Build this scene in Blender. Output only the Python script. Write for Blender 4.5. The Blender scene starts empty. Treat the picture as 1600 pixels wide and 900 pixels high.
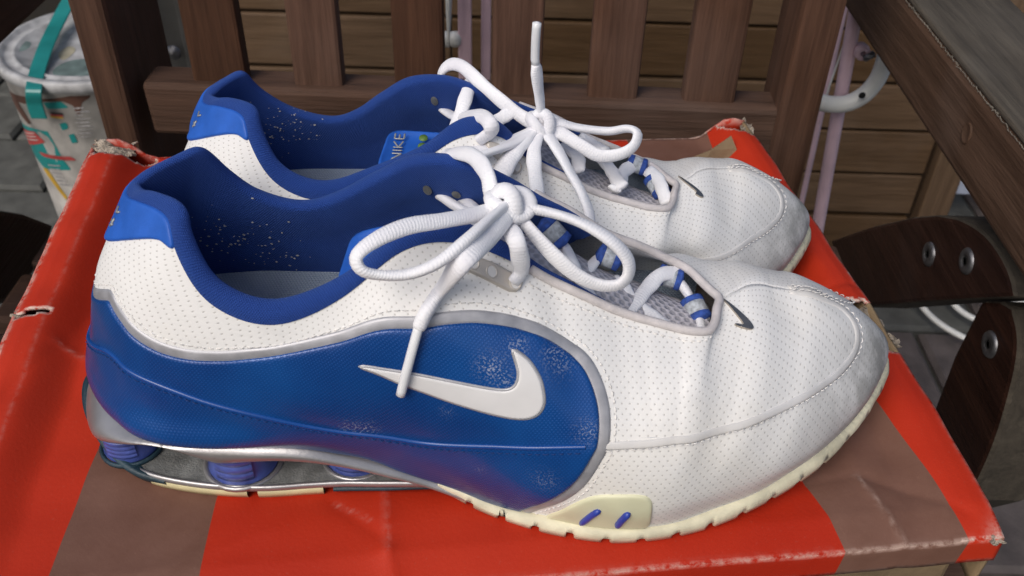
import bpy, bmesh, math, random
import numpy as np
from mathutils import Vector, Matrix
from mathutils.bvhtree import BVHTree
from mathutils.geometry import delaunay_2d_cdt
random.seed(4); rng = np.random.default_rng(4)
sc = bpy.context.scene
COL = sc.collection
# ---------------------------------------------------------------- camera
F_PX, PITCH, ROLL, CAM_H = 1460.0, math.radians(38.9), math.radians(1.7), 0.28
_f = np.array([0, math.cos(PITCH), -math.sin(PITCH)]); _r0 = np.array([1.0, 0, 0]); _u0 = np.cross(_r0, _f)
_r = math.cos(ROLL)*_r0 + math.sin(ROLL)*_u0; _u = -math.sin(ROLL)*_r0 + math.cos(ROLL)*_u0
_C = np.array([0, 0, CAM_H])
cd = bpy.data.cameras.new('camera'); cam = bpy.data.objects.new('camera', cd); COL.objects.link(cam)
M = Matrix(((_r[0], _u[0], -_f[0], 0), (_r[1], _u[1], -_f[1], 0), (_r[2], _u[2], -_f[2], CAM_H), (0, 0, 0, 1)))
cam.matrix_world = M
cd.sensor_width = 36; cd.lens = F_PX/1600*36; cd.clip_start = .01; cd.clip_end = 200
cd.dof.use_dof = True; cd.dof.focus_distance = .36; cd.dof.aperture_fstop = 24
sc.camera = cam
# ---------------------------------------------------------------- sky, sun, exposure
SUN_EL, SUN_ROT = math.radians(46), math.radians(-146)      # soft light from the upper left, behind the camera
w = bpy.data.worlds.new('World'); sc.world = w; w.use_nodes = True
nt = w.node_tree; nt.nodes.clear()
sk = nt.nodes.new('ShaderNodeTexSky'); sk.sky_type = 'NISHITA'; sk.sun_disc = False
sk.sun_elevation = SUN_EL; sk.sun_rotation = SUN_ROT; sk.air_density = .9; sk.dust_density = 4.0; sk.ozone_density = .7
bg = nt.nodes.new('ShaderNodeBackground'); bg.inputs[1].default_value = .115
ow = nt.nodes.new('ShaderNodeOutputWorld'); nt.links.new(sk.outputs[0], bg.inputs[0]); nt.links.new(bg.outputs[0], ow.inputs[0])
sd = bpy.data.lights.new('sun', 'SUN'); sd.energy = 1.5; sd.angle = math.radians(32); sd.color = (1, .985, .965)
sun = bpy.data.objects.new('sun', sd); COL.objects.link(sun)
sdir = Vector((math.sin(SUN_ROT)*math.cos(SUN_EL), math.cos(SUN_ROT)*math.cos(SUN_EL), math.sin(SUN_EL)))
sun.rotation_euler = sdir.to_track_quat('Z', 'Y').to_euler()
sc.view_settings.view_transform = 'Standard'; sc.view_settings.look = 'None'
sc.view_settings.exposure = -0.06; sc.view_settings.gamma = 1.0; sc.view_settings.use_curve_mapping = False

# ---------------------------------------------------------------- measuring helpers
def ray(px, py):
    return _f + _r*(px-800)/F_PX - _u*(py-450)/F_PX
def at(px, py, Y):            # the point seen at a photo pixel, standing in the vertical plane y = Y
    d = ray(px, py); return _C + d*(Y/d[1])
def atx(px, py, X):
    d = ray(px, py); return _C + d*(X/d[0])
def atz(px, py, Z):
    d = ray(px, py); return _C + d*((Z-CAM_H)/d[2])
def crom(P, n=8, closed=False):
    P = np.asarray(P, float); N = len(P)
    if N < 3 and not closed:
        return np.array([P[0]+(P[1]-P[0])*t for t in np.linspace(0, 1, n+1)])
    out = []
    for i in range(N if closed else N-1):
        if closed: a, b, c, d = P[i-1], P[i], P[(i+1) % N], P[(i+2) % N]
        else:
            b, c = P[i], P[i+1]; a = P[i-1] if i > 0 else 2*b-c; d = P[i+2] if i+2 < N else 2*c-b
        for k in range(n):
            t = k/n
            out.append(.5*((2*b)+(c-a)*t+(2*a-5*b+4*c-d)*t*t+(-a+3*b-3*c+d)*t**3))
    if not closed: out.append(P[-1])
    return np.array(out)
def resample(P, step, closed=False):
    P = np.asarray(P, float)
    if closed: P = np.vstack([P, P[:1]])
    L = np.r_[0, np.cumsum(np.linalg.norm(np.diff(P, axis=0), axis=1))]
    n = max(3, int(round(L[-1]/step)))
    t = np.linspace(0, L[-1], n+1)
    Q = np.stack([np.interp(t, L, P[:, k]) for k in range(P.shape[1])], 1)
    return Q[:-1] if closed else Q

# ---------------------------------------------------------------- object helpers
def mesh(name, V, Fc, mat, parent=None, uv=None, smooth=True, attrs=None, midx=None):
    me = bpy.data.meshes.new(name)
    me.from_pydata([tuple(map(float, p)) for p in V], [], [tuple(int(i) for i in f) for f in Fc])
    for m in (mat if isinstance(mat, (list, tuple)) else [mat]): me.materials.append(m)
    if uv is not None:
        l = me.uv_layers.new(name='UVMap'); idx = np.empty(len(me.loops), int); me.loops.foreach_get('vertex_index', idx)
        l.data.foreach_set('uv', np.asarray(uv, np.float32)[idx].ravel())
    if attrs:
        for k, a in attrs.items():
            A = me.attributes.new(k, 'FLOAT', 'POINT'); A.data.foreach_set('value', np.asarray(a, np.float32))
    if smooth: me.polygons.foreach_set('use_smooth', np.ones(len(me.polygons), bool))
    if midx is not None: me.polygons.foreach_set('material_index', np.asarray(midx, np.int32))
    me.update()
    o = bpy.data.objects.new(name, me); COL.objects.link(o)
    if parent is not None: o.parent = parent
    return o
def empty(name, loc=(0, 0, 0), rz=0):
    o = bpy.data.objects.new(name, None); o.empty_display_size = .02; COL.objects.link(o)
    o.location = loc; o.rotation_euler = (0, 0, rz); return o
def tag(o, label=None, cat=None, group=None, kind=None):
    if label: o['label'] = label
    if cat: o['category'] = cat
    if group: o['group'] = group
    if kind: o['kind'] = kind
    return o
class MB:
    """collects shapes into one mesh"""
    def __init__(s): s.V = []; s.F = []; s.UV = []
    def add(s, V, Fc, uv=None):
        n = len(s.V); s.V += [tuple(p) for p in V]; s.F += [tuple(i+n for i in f) for f in Fc]
        s.UV += [tuple(q) for q in (uv if uv is not None else np.zeros((len(V), 2)))]
    def build(s, name, mat, parent=None, smooth=True): return mesh(name, s.V, s.F, mat, parent, s.UV, smooth)
def frames(P, up=None):
    P = np.asarray(P, float); T = np.gradient(P, axis=0); T /= np.linalg.norm(T, axis=1)[:, None]+1e-12
    a = np.array([0, 0, 1.]) if up is None else np.asarray(up, float)
    if abs(T[0]@a) > .95: a = np.array([1., 0, 0])
    n = a-T[0]*(a@T[0]); n /= np.linalg.norm(n); N = [n]
    for i in range(1, len(P)):
        n = N[-1]-T[i]*(N[-1]@T[i]); n /= np.linalg.norm(n)+1e-12; N.append(n)
    N = np.array(N); return T, N, np.cross(T, N)
def tube(P, rw, rh=None, seg=12, closed=False, up=None, twist=None):
    """oval tube: rw half width (along binormal), rh half thickness (along normal); numbers or per-point lists"""
    P = np.asarray(P, float); n = len(P); rh = rw if rh is None else rh
    rw = np.broadcast_to(rw, (n,)); rh = np.broadcast_to(rh, (n,))
    T, N, B = frames(P, up); V = []; U = []
    if twist is not None:
        c_, s_ = np.cos(twist)[:, None], np.sin(twist)[:, None]; N, B = N*c_+B*s_, B*c_-N*s_
    L = np.r_[0, np.cumsum(np.linalg.norm(np.diff(P, axis=0), axis=1))]
    for i in range(n):
        for k in range(seg):
            a = 2*math.pi*k/seg
            V.append(P[i]+B[i]*math.cos(a)*rw[i]+N[i]*math.sin(a)*rh[i]); U.append((L[i], k/seg*.02))
    Fc = []
    for i in range(n-1 if not closed else n):
        j = (i+1) % n
        for k in range(seg):
            k2 = (k+1) % seg; Fc.append((i*seg+k, i*seg+k2, j*seg+k2, j*seg+k))
    if not closed:
        c0 = len(V); V += [P[0]-T[0]*rh[0]*.35, P[-1]+T[-1]*rh[-1]*.35]; U += [(0, 0), (L[-1], 0)]
        for k in range(seg):
            k2 = (k+1) % seg; Fc.append((c0, k2, k)); Fc.append((c0+1, (n-1)*seg+k, (n-1)*seg+k2))
    return V, Fc, U
def lathe(prof, seg=32, c=(0, 0, 0), a0=0, a1=2*math.pi):
    V = []; Fc = []; full = abs(a1-a0-2*math.pi) < 1e-6; m = len(prof); ns = seg if full else seg+1
    for k in range(ns):
        a = a0+(a1-a0)*k/seg
        for r, z in prof: V.append((c[0]+r*math.cos(a), c[1]+r*math.sin(a), c[2]+z))
    for k in range(seg):
        k2 = (k+1) % ns
        for i in range(m-1): Fc.append((k*m+i, k2*m+i, k2*m+i+1, k*m+i+1))
    return V, Fc
def bevel_mod(o, wd=.002, seg=2, ang=35):
    m = o.modifiers.new('bevel', 'BEVEL'); m.width = wd; m.segments = seg; m.limit_method = 'ANGLE'; m.angle_limit = math.radians(ang)
    return o
def box(name, c, s, mat, parent=None, rot=None, bev=.002):
    x, y, z = [q/2 for q in s]
    V = np.array([(-x, -y, -z), (x, -y, -z), (x, y, -z), (-x, y, -z), (-x, -y, z), (x, -y, z), (x, y, z), (-x, y, z)])
    if rot is not None: V = V @ np.array(rot.to_matrix()).T
    Fc = [(3, 2, 1, 0), (4, 5, 6, 7), (0, 1, 5, 4), (1, 2, 6, 5), (2, 3, 7, 6), (3, 0, 4, 7)]
    o = mesh(name, V+np.array(c), Fc, mat, parent, smooth=False)
    if bev: bevel_mod(o, bev)
    return o
def prism(name, poly, d, mat, parent=None, bev=.003):
    """3D outline pushed along vector d"""
    P = np.asarray(poly, float); n = len(P); V = np.vstack([P, P+np.asarray(d)])
    nrm = np.zeros(3)
    for i in range(n): nrm += np.cross(P[i]-P[0], P[(i+1) % n]-P[0])
    flip = nrm @ np.asarray(d) > 0
    a = tuple(range(n)); b = tuple(range(2*n-1, n-1, -1))
    Fc = [a[::-1] if flip else a, b[::-1] if flip else b]
    for i in range(n):
        j = (i+1) % n; q = (i, j, n+j, n+i); Fc.append(q if flip else q[::-1])
    o = mesh(name, V, Fc, mat, parent, smooth=False, midx=([0, 0]+[1]*n if isinstance(mat, list) else None))
    if bev: bevel_mod(o, bev)
    return o

# ---------------------------------------------------------------- materials
class NT:
    def __init__(s, name):
        s.m = bpy.data.materials.new(name); s.m.use_nodes = True; s.t = s.m.node_tree; s.t.nodes.clear()
        s.out = s.n('ShaderNodeOutputMaterial'); s.b = s.n('ShaderNodeBsdfPrincipled'); s.l(s.b.outputs[0], s.out.inputs[0])
    def n(s, t, **k):
        x = s.t.nodes.new(t)
        for a, v in k.items(): setattr(x, a, v)
        return x
    def l(s, a, b): s.t.links.new(a, b)
    def set(s, x, v):
        if isinstance(v, (int, float)): x.default_value = v
        elif isinstance(v, tuple): x.default_value = (*v, 1) if len(v) == 3 and len(x.default_value) == 4 else v
        else: s.l(v, x)
    def math(s, op, a, b=None, c=None, clamp=False):
        x = s.n('ShaderNodeMath', operation=op, use_clamp=clamp); s.set(x.inputs[0], a)
        if b is not None: s.set(x.inputs[1], b)
        if c is not None: s.set(x.inputs[2], c)
        return x.outputs[0]
    def ramp(s, v, lo, hi, a=0., b=1.):
        x = s.n('ShaderNodeMapRange', clamp=True); s.set(x.inputs[0], v)
        for i, q in enumerate((lo, hi, a, b)): x.inputs[i+1].default_value = q
        return x.outputs[0]
    def mix(s, f, a, b):
        x = s.n('ShaderNodeMix', data_type='RGBA'); s.set(x.inputs[0], f); s.set(x.inputs[6], a); s.set(x.inputs[7], b); return x.outputs[2]
    def noise(s, vec, scale, detail=3., rough=.5, dist=0.):
        x = s.n('ShaderNodeTexNoise'); s.l(vec, x.inputs['Vector']); x.inputs['Scale'].default_value = scale
        x.inputs['Detail'].default_value = detail; x.inputs['Roughness'].default_value = rough; x.inputs['Distortion'].default_value = dist
        return x.outputs[0]
    def coord(s, o='Object'): return s.n('ShaderNodeTexCoord').outputs[o]
    def uv(s): return s.n('ShaderNodeUVMap', uv_map='UVMap').outputs[0]
    def mapping(s, v, sc_=(1, 1, 1), rot=(0, 0, 0)):
        x = s.n('ShaderNodeMapping'); s.l(v, x.inputs[0]); x.inputs['Scale'].default_value = sc_; x.inputs['Rotation'].default_value = rot; return x.outputs[0]
    def attr(s, n): return s.n('ShaderNodeAttribute', attribute_name=n).outputs['Fac']
    def bump(s, h, dist=.001, strength=1., nrm=None):
        x = s.n('ShaderNodeBump'); s.l(h, x.inputs['Height']); x.inputs['Distance'].default_value = dist; x.inputs['Strength'].default_value = strength
        if nrm is not None: s.l(nrm, x.inputs['Normal'])
        return x.outputs[0]
    def lattice(s, vec, sx, sy):
        """distance (in metres) to the nearest point of a staggered dot lattice in uv"""
        sp = s.n('ShaderNodeSeparateXYZ'); s.l(vec, sp.inputs[0])
        y = s.math('DIVIDE', sp.outputs[1], sy); row = s.math('FLOOR', y); fy = s.math('SUBTRACT', s.math('FRACT', y), .5)
        off = s.math('MULTIPLY', s.math('MODULO', s.math('ABSOLUTE', row), 2.), .5)
        fx = s.math('SUBTRACT', s.math('FRACT', s.math('ADD', s.math('DIVIDE', sp.outputs[0], sx), off)), .5)
        dx = s.math('MULTIPLY', fx, sx); dy = s.math('MULTIPLY', fy, sy)
        return s.math('SQRT', s.math('ADD', s.math('MULTIPLY', dx, dx), s.math('MULTIPLY', dy, dy)))
    def fin(s, col, rough, metal=0., nrm=None, **k):
        s.set(s.b.inputs['Base Color'], col); s.set(s.b.inputs['Roughness'], rough); s.set(s.b.inputs['Metallic'], metal)
        if nrm is not None: s.l(nrm, s.b.inputs['Normal'])
        for a, v in k.items(): s.set(s.b.inputs[a.replace('_', ' ')], v)
        return s.m
def simple(name, col, rough=.5, metal=0., nscale=60., var=.25, bumpd=0., **k):
    t = NT(name); c = t.coord(); nz = t.noise(c, nscale, 4.)
    dark = tuple(q*(1-var) for q in col); lite = tuple(min(1, q*(1+var)) for q in col)
    col_ = t.mix(t.ramp(nz, .3, .7), dark, lite)
    nr = t.bump(t.noise(c, nscale*9, 3.), bumpd) if bumpd else None
    return t.fin(col_, t.ramp(nz, .3, .7, rough*.85, min(1, rough*1.15)), metal, nr, **k)
MT = {}
def leather(name, base, perf=True):
    t = NT(name); u = t.uv(); c = t.coord()
    stain = t.ramp(t.noise(c, 14., 5., .6), .5, .78); fine = t.noise(c, 900., 2.)
    col = t.mix(t.math('MULTIPLY', stain, .45), base, (base[0]*.93, base[1]*.86, base[2]*.72))
    scuff = t.ramp(t.noise(c, 45., 6., .7), .58, .75)
    col = t.mix(t.math('MULTIPLY', scuff, .16), col, (.3, .3, .31))
    # grime rubbed into the toe
    sp = t.n('ShaderNodeSeparateXYZ'); t.l(c, sp.inputs[0])
    toe = t.math('MULTIPLY', t.math('MULTIPLY', t.ramp(sp.outputs[0], .248, .290), t.ramp(sp.outputs[2], .064, .046)), t.ramp(t.noise(c, 42., 6., .7), .33, .56))
    col = t.mix(t.math('MULTIPLY', toe, .78), col, (.17, .175, .165))
    h = t.math('MULTIPLY', fine, .12)
    if perf:
        d = t.lattice(u, .00285, .00185); hole = t.ramp(d, .00020, .00040, 1., 0.)
        col = t.mix(t.math('MULTIPLY', hole, .46), col, (.2, .18, .15))
        h = t.math('ADD', h, t.ramp(d, .00025, .0005, 0., .16))
    wr = t.noise(c, 160., 4., .55)
    h = t.math('ADD', h, t.math('MULTIPLY', wr, .5))
    return t.fin(col, .46, 0., t.bump(h, .0005, .8), Specular_IOR_Level=.45)
MT['leather'] = leather('white_perforated_leather', (.81, .80, .775))
MT['leather_plain'] = leather('shade_greyed_leather', (.66, .65, .635), False)  # greyer than the upper, to paint shading into the toe seam
def panel_mat():
    t = NT('blue_panel_synthetic'); u = t.uv(); c = t.coord()
    d = t.lattice(u, .00135, .00085); dot = t.ramp(d, .0001, .00042, 1., 0.)
    base = t.mix(t.ramp(t.noise(c, 25., 3.), .35, .65), (.002, .040, .19), (.004, .068, .27))
    sp = t.n('ShaderNodeSeparateXYZ'); t.l(c, sp.inputs[0])
    col = t.mix(t.math('MULTIPLY', dot, .32), base, (.02, .12, .42))
    # dried paint specks
    sm = t.math('MULTIPLY', t.attr('scuff'), t.ramp(t.noise(c, 1500., 4.), .52, .62))
    col = t.mix(t.math('MULTIPLY', sm, .6), col, (.62, .66, .74))
    h = t.math('MULTIPLY', dot, .5)
    return t.fin(col, .30, .12, t.bump(h, .0002, .6), Coat_Weight=.30, Coat_Roughness=.14, Specular_IOR_Level=.35)
MT['panel'] = panel_mat()
def knit(name, col, lite, sx=.0011, sy=.0008):
    t = NT(name); u = t.uv(); c = t.coord()
    d = t.lattice(u, sx, sy); dot = t.ramp(d, 0., sx*.5, 1., 0.)
    cc = t.mix(t.math('MULTIPLY', dot, .75), col, lite)
    cc = t.mix(t.math('MULTIPLY', t.ramp(t.noise(c, 70., 5.), .45, .8), .25), cc, lite)
    return t.fin(cc, .85, 0., t.bump(t.math('ADD', dot, t.noise(c, 1500., 2.)), .0004, .8), Sheen_Weight=.25, Sheen_Roughness=.4, Sheen_Tint=(.2, .4, 1., 1.))
MT['knit'] = knit('blue_knit_lining', (.004, .034, .205), (.011, .072, .36), .00085, .00062)
MT['rubber'] = simple('blue_heel_rubber', (.016, .105, .47), .5, 0., 120., .12, .0001, Specular_IOR_Level=.4)
MT['silver'] = simple('silver_plate_paint', (.40, .39, .39), .36, .7, 60., .1, .00008)
MT['trim'] = simple('grey_silver_trim', (.40, .40, .42), .45, .4, 180., .15, .00003)
MT['dark_plate'] = simple('dusty_dark_plate', (.23, .235, .225), .55, .3, 140., .35, .0003)
MT['binding'] = simple('grey_beige_binding', (.60, .56, .55), .8, 0., 260., .12, .0002)
def mesh_mat():
    t = NT('grey_tongue_mesh'); u = t.uv(); d = t.lattice(u, .0034, .0021); k = t.ramp(d, .0006, .0014, 0., 1.)
    return t.fin(t.mix(k, (.36, .35, .38), (.54, .52, .56)), .75, 0., t.bump(k, .0006, .8))
MT['mesh'] = mesh_mat()
def lace_mat():
    t = NT('white_lace_weave'); u = t.uv(); c = t.coord()
    m = t.mapping(u, (1, 1, 1), (0, 0, .12)); wv = t.n('ShaderNodeTexWave', wave_type='BANDS'); t.l(m, wv.inputs[0]); wv.inputs['Scale'].default_value = 300.; wv.inputs['Distortion'].default_value = 3.
    col = t.mix(t.ramp(t.noise(c, 60., 4.), .4, .75), (.88, .88, .90), (.76, .75, .79))
    h = t.math('ADD', t.math('MULTIPLY', wv.outputs['Fac'], .55), t.math('MULTIPLY', t.noise(c, 1500., 4.), 1.1))
    return t.fin(col, .9, 0., t.bump(h, .0002, .65), Sheen_Weight=.15)
MT['lace'] = lace_mat()
MT['aglet'] = simple('white_aglet_plastic', (.78, .79, .80), .22, 0., 80., .04)
MT['cream'] = simple('cream_outsole_rubber', (.66, .62, .45), .65, 0., 75., .22, .00014)
MT['yellowed'] = simple('yellowed_rubber', (.60, .53, .30), .55, 0., 70., .18, .0001)
MT['overlay'] = simple('cream_overlay_rubber', (.70, .69, .47), .45, 0., 90., .06, .00005)
MT['teal_rubber'] = simple('dark_teal_rubber', (.012, .035, .05), .5, 0., 90., .4, .0002)
MT['column'] = simple('blue_shock_rubber', (.060, .090, .32), .35, 0., 160., .3, .0001, Coat_Weight=.2)
MT['bar'] = simple('violet_blue_bar', (.03, .06, .36), .35, 0., 90., .1)
MT['strip'] = simple('beige_eyelet_plastic', (.52, .48, .43), .35, .2, 90., .1)
MT['tick'] = simple('white_emblem_rubber', (.72, .71, .70), .38, 0., 60., .05, .00005)
MT['chrome'] = simple('chrome_emblem', (.42, .38, .33), .18, .95, 60., .1)
MT['insole'] = knit('grey_blue_insole', (.24, .30, .38), (.42, .48, .56), .0013, .0011)
MT['web_blue'] = simple('blue_webbing', (.03, .08, .33), .8, 0., 600., .4)
MT['web_grey'] = simple('grey_webbing', (.42, .45, .48), .8, 0., 600., .4)
MT['crumb'] = simple('plaster_crumb', (.40, .40, .41), .9, 0., 900., .3)
MT['lettering'] = simple('silver_lettering', (.36, .37, .36), .4, .3, 90., .1)
MT['lime'] = simple('lime_mark', (.12, .22, .04), .5)
def card_mat():
    t = NT('red_printed_card'); c = t.coord()
    band = t.ramp(t.attr('band'), -.00012, .00012); wear = t.attr('wear')
    big = t.noise(c, 9., 4.); fine = t.noise(c, 260., 5., .7)
    red = t.mix(t.ramp(big, .35, .7), (.41, .021, .006), (.52, .034, .010)); br = t.mix(t.ramp(t.noise(c, 22., 5., .65), .35, .72), (.145, .068, .046), (.200, .103, .074))
    col = t.mix(band, red, br)
    col = t.mix(t.math('MULTIPLY', t.ramp(t.noise(c, 900., 3.), .64, .76), .05), col, (.7, .4, .3))
    wm = t.math('MULTIPLY', wear, t.ramp(fine, .38, .58)); col = t.mix(wm, col, (.66, .50, .42))
    return t.fin(col, t.ramp(fine, .3, .7, .50, .62), 0., t.bump(t.math('ADD', t.noise(c, 700., 3.), t.math('MULTIPLY', t.noise(c, 40., 3.), 2.)), .00018, .5), Specular_IOR_Level=.22)
MT['card'] = card_mat()
MT['kraft'] = simple('kraft_board', (.22, .155, .085), .8, 0., 40., .25, .0004)
MT['torn'] = simple('torn_grey_board', (.34, .29, .23), .9, 0., 160., .45, .0008)
def wood_mat(name, a, b, axis=2, rough=.55, sc_=1.):
    t = NT(name); c = t.coord(); s3 = [34*sc_]*3; s3[axis] = 2.2*sc_
    g = t.noise(t.mapping(c, tuple(s3)), 3.2, 6., .62, .6); f2 = t.noise(t.mapping(c, tuple(q*5 for q in s3)), 2.5, 4., .6)
    col = t.mix(t.ramp(g, .3, .72), a, b); col = t.mix(t.math('MULTIPLY', t.ramp(f2, .5, .75), .35), col, tuple(q*.55 for q in a))
    col = t.mix(t.math('MULTIPLY', t.ramp(t.noise(c, 11., 4.), .52, .8), .4), col, tuple((q+.05)*.9 for q in b))
    rnd = t.n('ShaderNodeObjectInfo').outputs['Random']; hv = t.n('ShaderNodeHueSaturation'); t.l(t.ramp(rnd, 0., 1., .78, 1.25), hv.inputs['Value']); t.l(t.ramp(rnd, 0., 1., 1.12, .9), hv.inputs['Saturation']); t.l(col, hv.inputs['Color']); col = hv.outputs[0]
    return t.fin(col, t.ramp(g, .3, .7, rough*.85, rough*1.15), 0., t.bump(t.math('ADD', g, f2), .0012, .6), Specular_IOR_Level=.3)
MT['wood_v'] = wood_mat('dark_shaded_wood_upright', (.050, .024, .014), (.118, .059, .036), 2, .72)  # dark brown chair wood, base colours darkened further for the background's shade
MT['wood_x'] = wood_mat('dark_shaded_wood_rail', (.044, .023, .014), (.100, .053, .034), 0, .72)
MT['wood_y'] = wood_mat('dark_shaded_wood_arm', (.052, .029, .018), (.112, .064, .041), 1, .7)
MT['wood_dark'] = wood_mat('shaded_red_brown_wood', (.018, .008, .006), (.042, .019, .013), 1, .4)  # same chair wood, with the shade on the low side members in its colour
MT['wood_grey'] = wood_mat('weathered_grey_wood', (.042, .035, .027), (.100, .085, .066), 1, .95)
MT['fence'] = wood_mat('brown_fence_board', (.078, .045, .022), (.130, .077, .040), 0, .6)  # brown boards, base colour lowered to stand in for the fence's shade
MT['fence_v'] = wood_mat('brown_fence_post', (.078, .045, .022), (.125, .074, .038), 2, .6)
MT['stain'] = simple('grey_green_shadow_stain', (.13, .18, .17), .55, 0., 60., .35)  # a shadow on the can lid, painted together with its stains
MT['black'] = simple('deep_gap_black', (.008, .008, .008), .9)
MT['steel'] = simple('zinc_bolt_steel', (.22, .22, .23), .45, .9, 200., .15)
MT['pink'] = simple('pink_gloss_paint', (.66, .47, .53), .35, 0., 30., .12)
MT['white'] = simple('white_gloss_paint', (.76, .76, .72), .35, 0., 40., .1)
MT['grey_paint'] = simple('grey_post_paint', (.085, .083, .078), .6, 0., 40., .2)
MT['paver'] = simple('grey_concrete_paver', (.085, .086, .078), .85, 0., 30., .3, .0008)
MT['paver_b'] = simple('brown_concrete_paver', (.10, .083, .078), .85, 0., 30., .3, .0008)
MT['soil'] = simple('joint_sand', (.05, .05, .042), .95, 0., 80., .3)
MT['can_white'] = simple('can_white_plastic', (.43, .41, .38), .5, 0., 40., .3)
MT['can_lid'] = simple('can_lid_stained', (.40, .40, .40), .5, 0., 60., .3)
MT['can_teal'] = simple('teal_plastic', (.012, .20, .19), .35, 0., 40., .12)
MT['can_red'] = simple('label_red', (.36, .05, .045), .5)
MT['can_brown'] = simple('brown_paint_drip', (.085, .04, .028), .4, 0., 40., .4)
MT['can_grey'] = simple('label_fine_print', (.30, .29, .29), .6, 0., 300., .5)
MT['can_yellow'] = simple('label_yellow', (.50, .30, .03), .5)
MT['can_black'] = simple('label_black', (.02, .02, .02), .5)
# ---------------------------------------------------------------- the shoe shell (metres; s heel->toe, t across, z up)
F = {  # stations on the outer side, toe centre (0) to heel centre (18): five heights each
0: [(298,15,28),(298,15,36),(291,12,46),(279,9.5,56),(264,7.5,65)],
1: [(288,-4,24),(288,-5,34),(281,-3,47),(270,0,60),(256,6.5,68.5)],
2: [(272,-20,18),(272,-23,31),(266,-19,47),(257,-10,61),(244,5.5,71)],
3: [(246,-38,12.5),(246,-42,28),(242,-38,46),(238,-23,63),(234,3,73)],
4: [(222,-48,8.5),(221,-52,26),(219,-48,46),(219,-32,64),(224,-3,72.5)],
5: [(205,-53,6.5),(205,-57,24),(206,-53,45),(211,-38,63),(218,-20,71.5)],
6: [(188,-54,6),(188,-57,25),(190,-53,48),(197,-39,63),(203,-21.5,73.5)],
7: [(168,-50,5),(169,-54,26),(172,-51,52),(177,-39,70),(185,-21,79.5)],
8: [(150,-44,4),(150,-49.5,27),(152,-48.5,55),(156,-40,77),(161,-20.5,92)],
9: [(132,-39,8),(132,-45,30),(132,-46,58),(133,-39,85),(136,-21,106)],
10: [(115,-38,15),(114,-43.5,36),(113,-45,60),(113,-40,86),(116,-26,107)],
11: [(97,-38,22.5),(96,-43,38),(96,-45,57),(95,-42,77),(98,-34,94.5)],
12: [(75,-39,28.5),(75,-43.5,41),(75,-45,56),(75,-43,72),(76,-39,86)],
13: [(50,-38.5,29.5),(50,-43,42),(51,-43.5,57),(53,-41,75),(56,-36.5,92)],
14: [(28,-36.5,28),(27,-40,42),(28,-38,59),(34,-34,83),(46.5,-29,106)],
15: [(17,-32.5,27.5),(16,-34.5,42),(19,-32,60.5),(26,-28.5,86),(43,-22,113)],
16: [(8,-26,27),(7,-27,42),(11,-24,61),(18,-21,86.5),(33,-14,112.5)],
17: [(-3,-14,26),(-2,-14,42),(3,-12,61),(10,-11,85),(24.5,-6.5,109.5)],
18: [(-8,0,26),(-4,0,42),(1,0,60),(9,0,84),(21,1.5,107)]}
Mm = {
1: [(293,28,25),(292,28,34),(284,23,48),(271,16,60),(256,6.5,68.5)],
2: [(281,36,19),(280,37,31),(272,33,48),(259,22,63),(244,5.5,71)],
3: [(258,41,13),(257,43,28),(253,39,47),(245,25,65),(234,3,73)],
4: [(232,43,9),(231,46,25),(229,42,46),(225,28,66),(224,-3,72.5)],
5: [(209,43,7),(209,46,24),(210,42,46),(213,31,65),(213,12,72.5)]}
MT4 = {6:(200,14.5,77.5),7:(184,14,86),8:(161,15,99.5),9:(136,19,110),10:(116,23,110),11:(97,28,97),12:(75,31,84),13:(56,30.5,87.5),14:(46,26.5,98),15:(40.5,20,111),16:(33.5,14.5,111.5),17:(25,7.5,109.5)}
MR0 = {6:41,7:39,8:37,9:36,10:36,11:35.5,12:36,13:36,14:34,15:31,16:25.5,17:14}
for k in range(6, 18):
    rows = []
    for j in range(5):
        s_, t_, z_ = F[k][j]
        if j == 4: rows.append(MT4[k]); continue
        tt = MR0[k]-(t_-F[k][0][1])*.85
        a = j/4; z_ += (MT4[k][2]-F[k][4][2])*a*a; s_ += (MT4[k][0]-F[k][4][0])*a*a
        rows.append((s_, tt, z_))
    Mm[k] = rows
NST = 36
ctrl = np.array([F[k] for k in range(19)]+[Mm[k] for k in range(17, 0, -1)], float)/1000.   # (36,5,3)
lo = 2*ctrl[:, 0]-ctrl[:, 1]; hi = 2*ctrl[:, 4]-ctrl[:, 3]
for k in (1, 2, 3):
    hi[k] = ctrl[NST-k, 3]; hi[NST-k] = ctrl[k, 3]
hi[0] = ctrl[2, 4]
rows = np.concatenate([lo[:, None], ctrl, hi[:, None]], 1)            # (36,7,3)
def per_spline(P, q):
    """periodic cubic through P at integers, q values each step"""
    n = len(P); A = np.zeros((n, n)); B = np.zeros((n,)+P.shape[1:])
    for i in range(n):
        A[i, i] = 4; A[i, (i-1) % n] = 1; A[i, (i+1) % n] = 1; B[i] = 3*(P[(i+1) % n]-P[(i-1) % n])
    D = np.linalg.solve(A, B.reshape(n, -1)).reshape(B.shape)
    # damp overshoot: blend spline slopes with plain centred differences
    Dc = .5*(np.roll(P, -1, 0)-np.roll(P, 1, 0)); D = .5*D+.5*Dc
    out = []
    for i in range(n):
        a, b, da, db = P[i], P[(i+1) % n], D[i], D[(i+1) % n]
        for k in range(q):
            t = k/q; out.append((2*t**3-3*t**2+1)*a+(t**3-2*t**2+t)*da+(-2*t**3+3*t**2)*b+(t**3-t**2)*db)
    return np.array(out)
QU, QV = 20, 24
NU, NV = NST*QU, 4*QV+1
Ru = per_spline(rows, QU)                                              # (720,7,3)
for i in range(1, 4*QU+1):                                             # the vamp is closed along its ridge
    e = .5*(Ru[i, 5]+Ru[-i, 5]); Ru[i, 5] = e; Ru[-i, 5] = e
G = np.zeros((NU, NV, 3))
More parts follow.
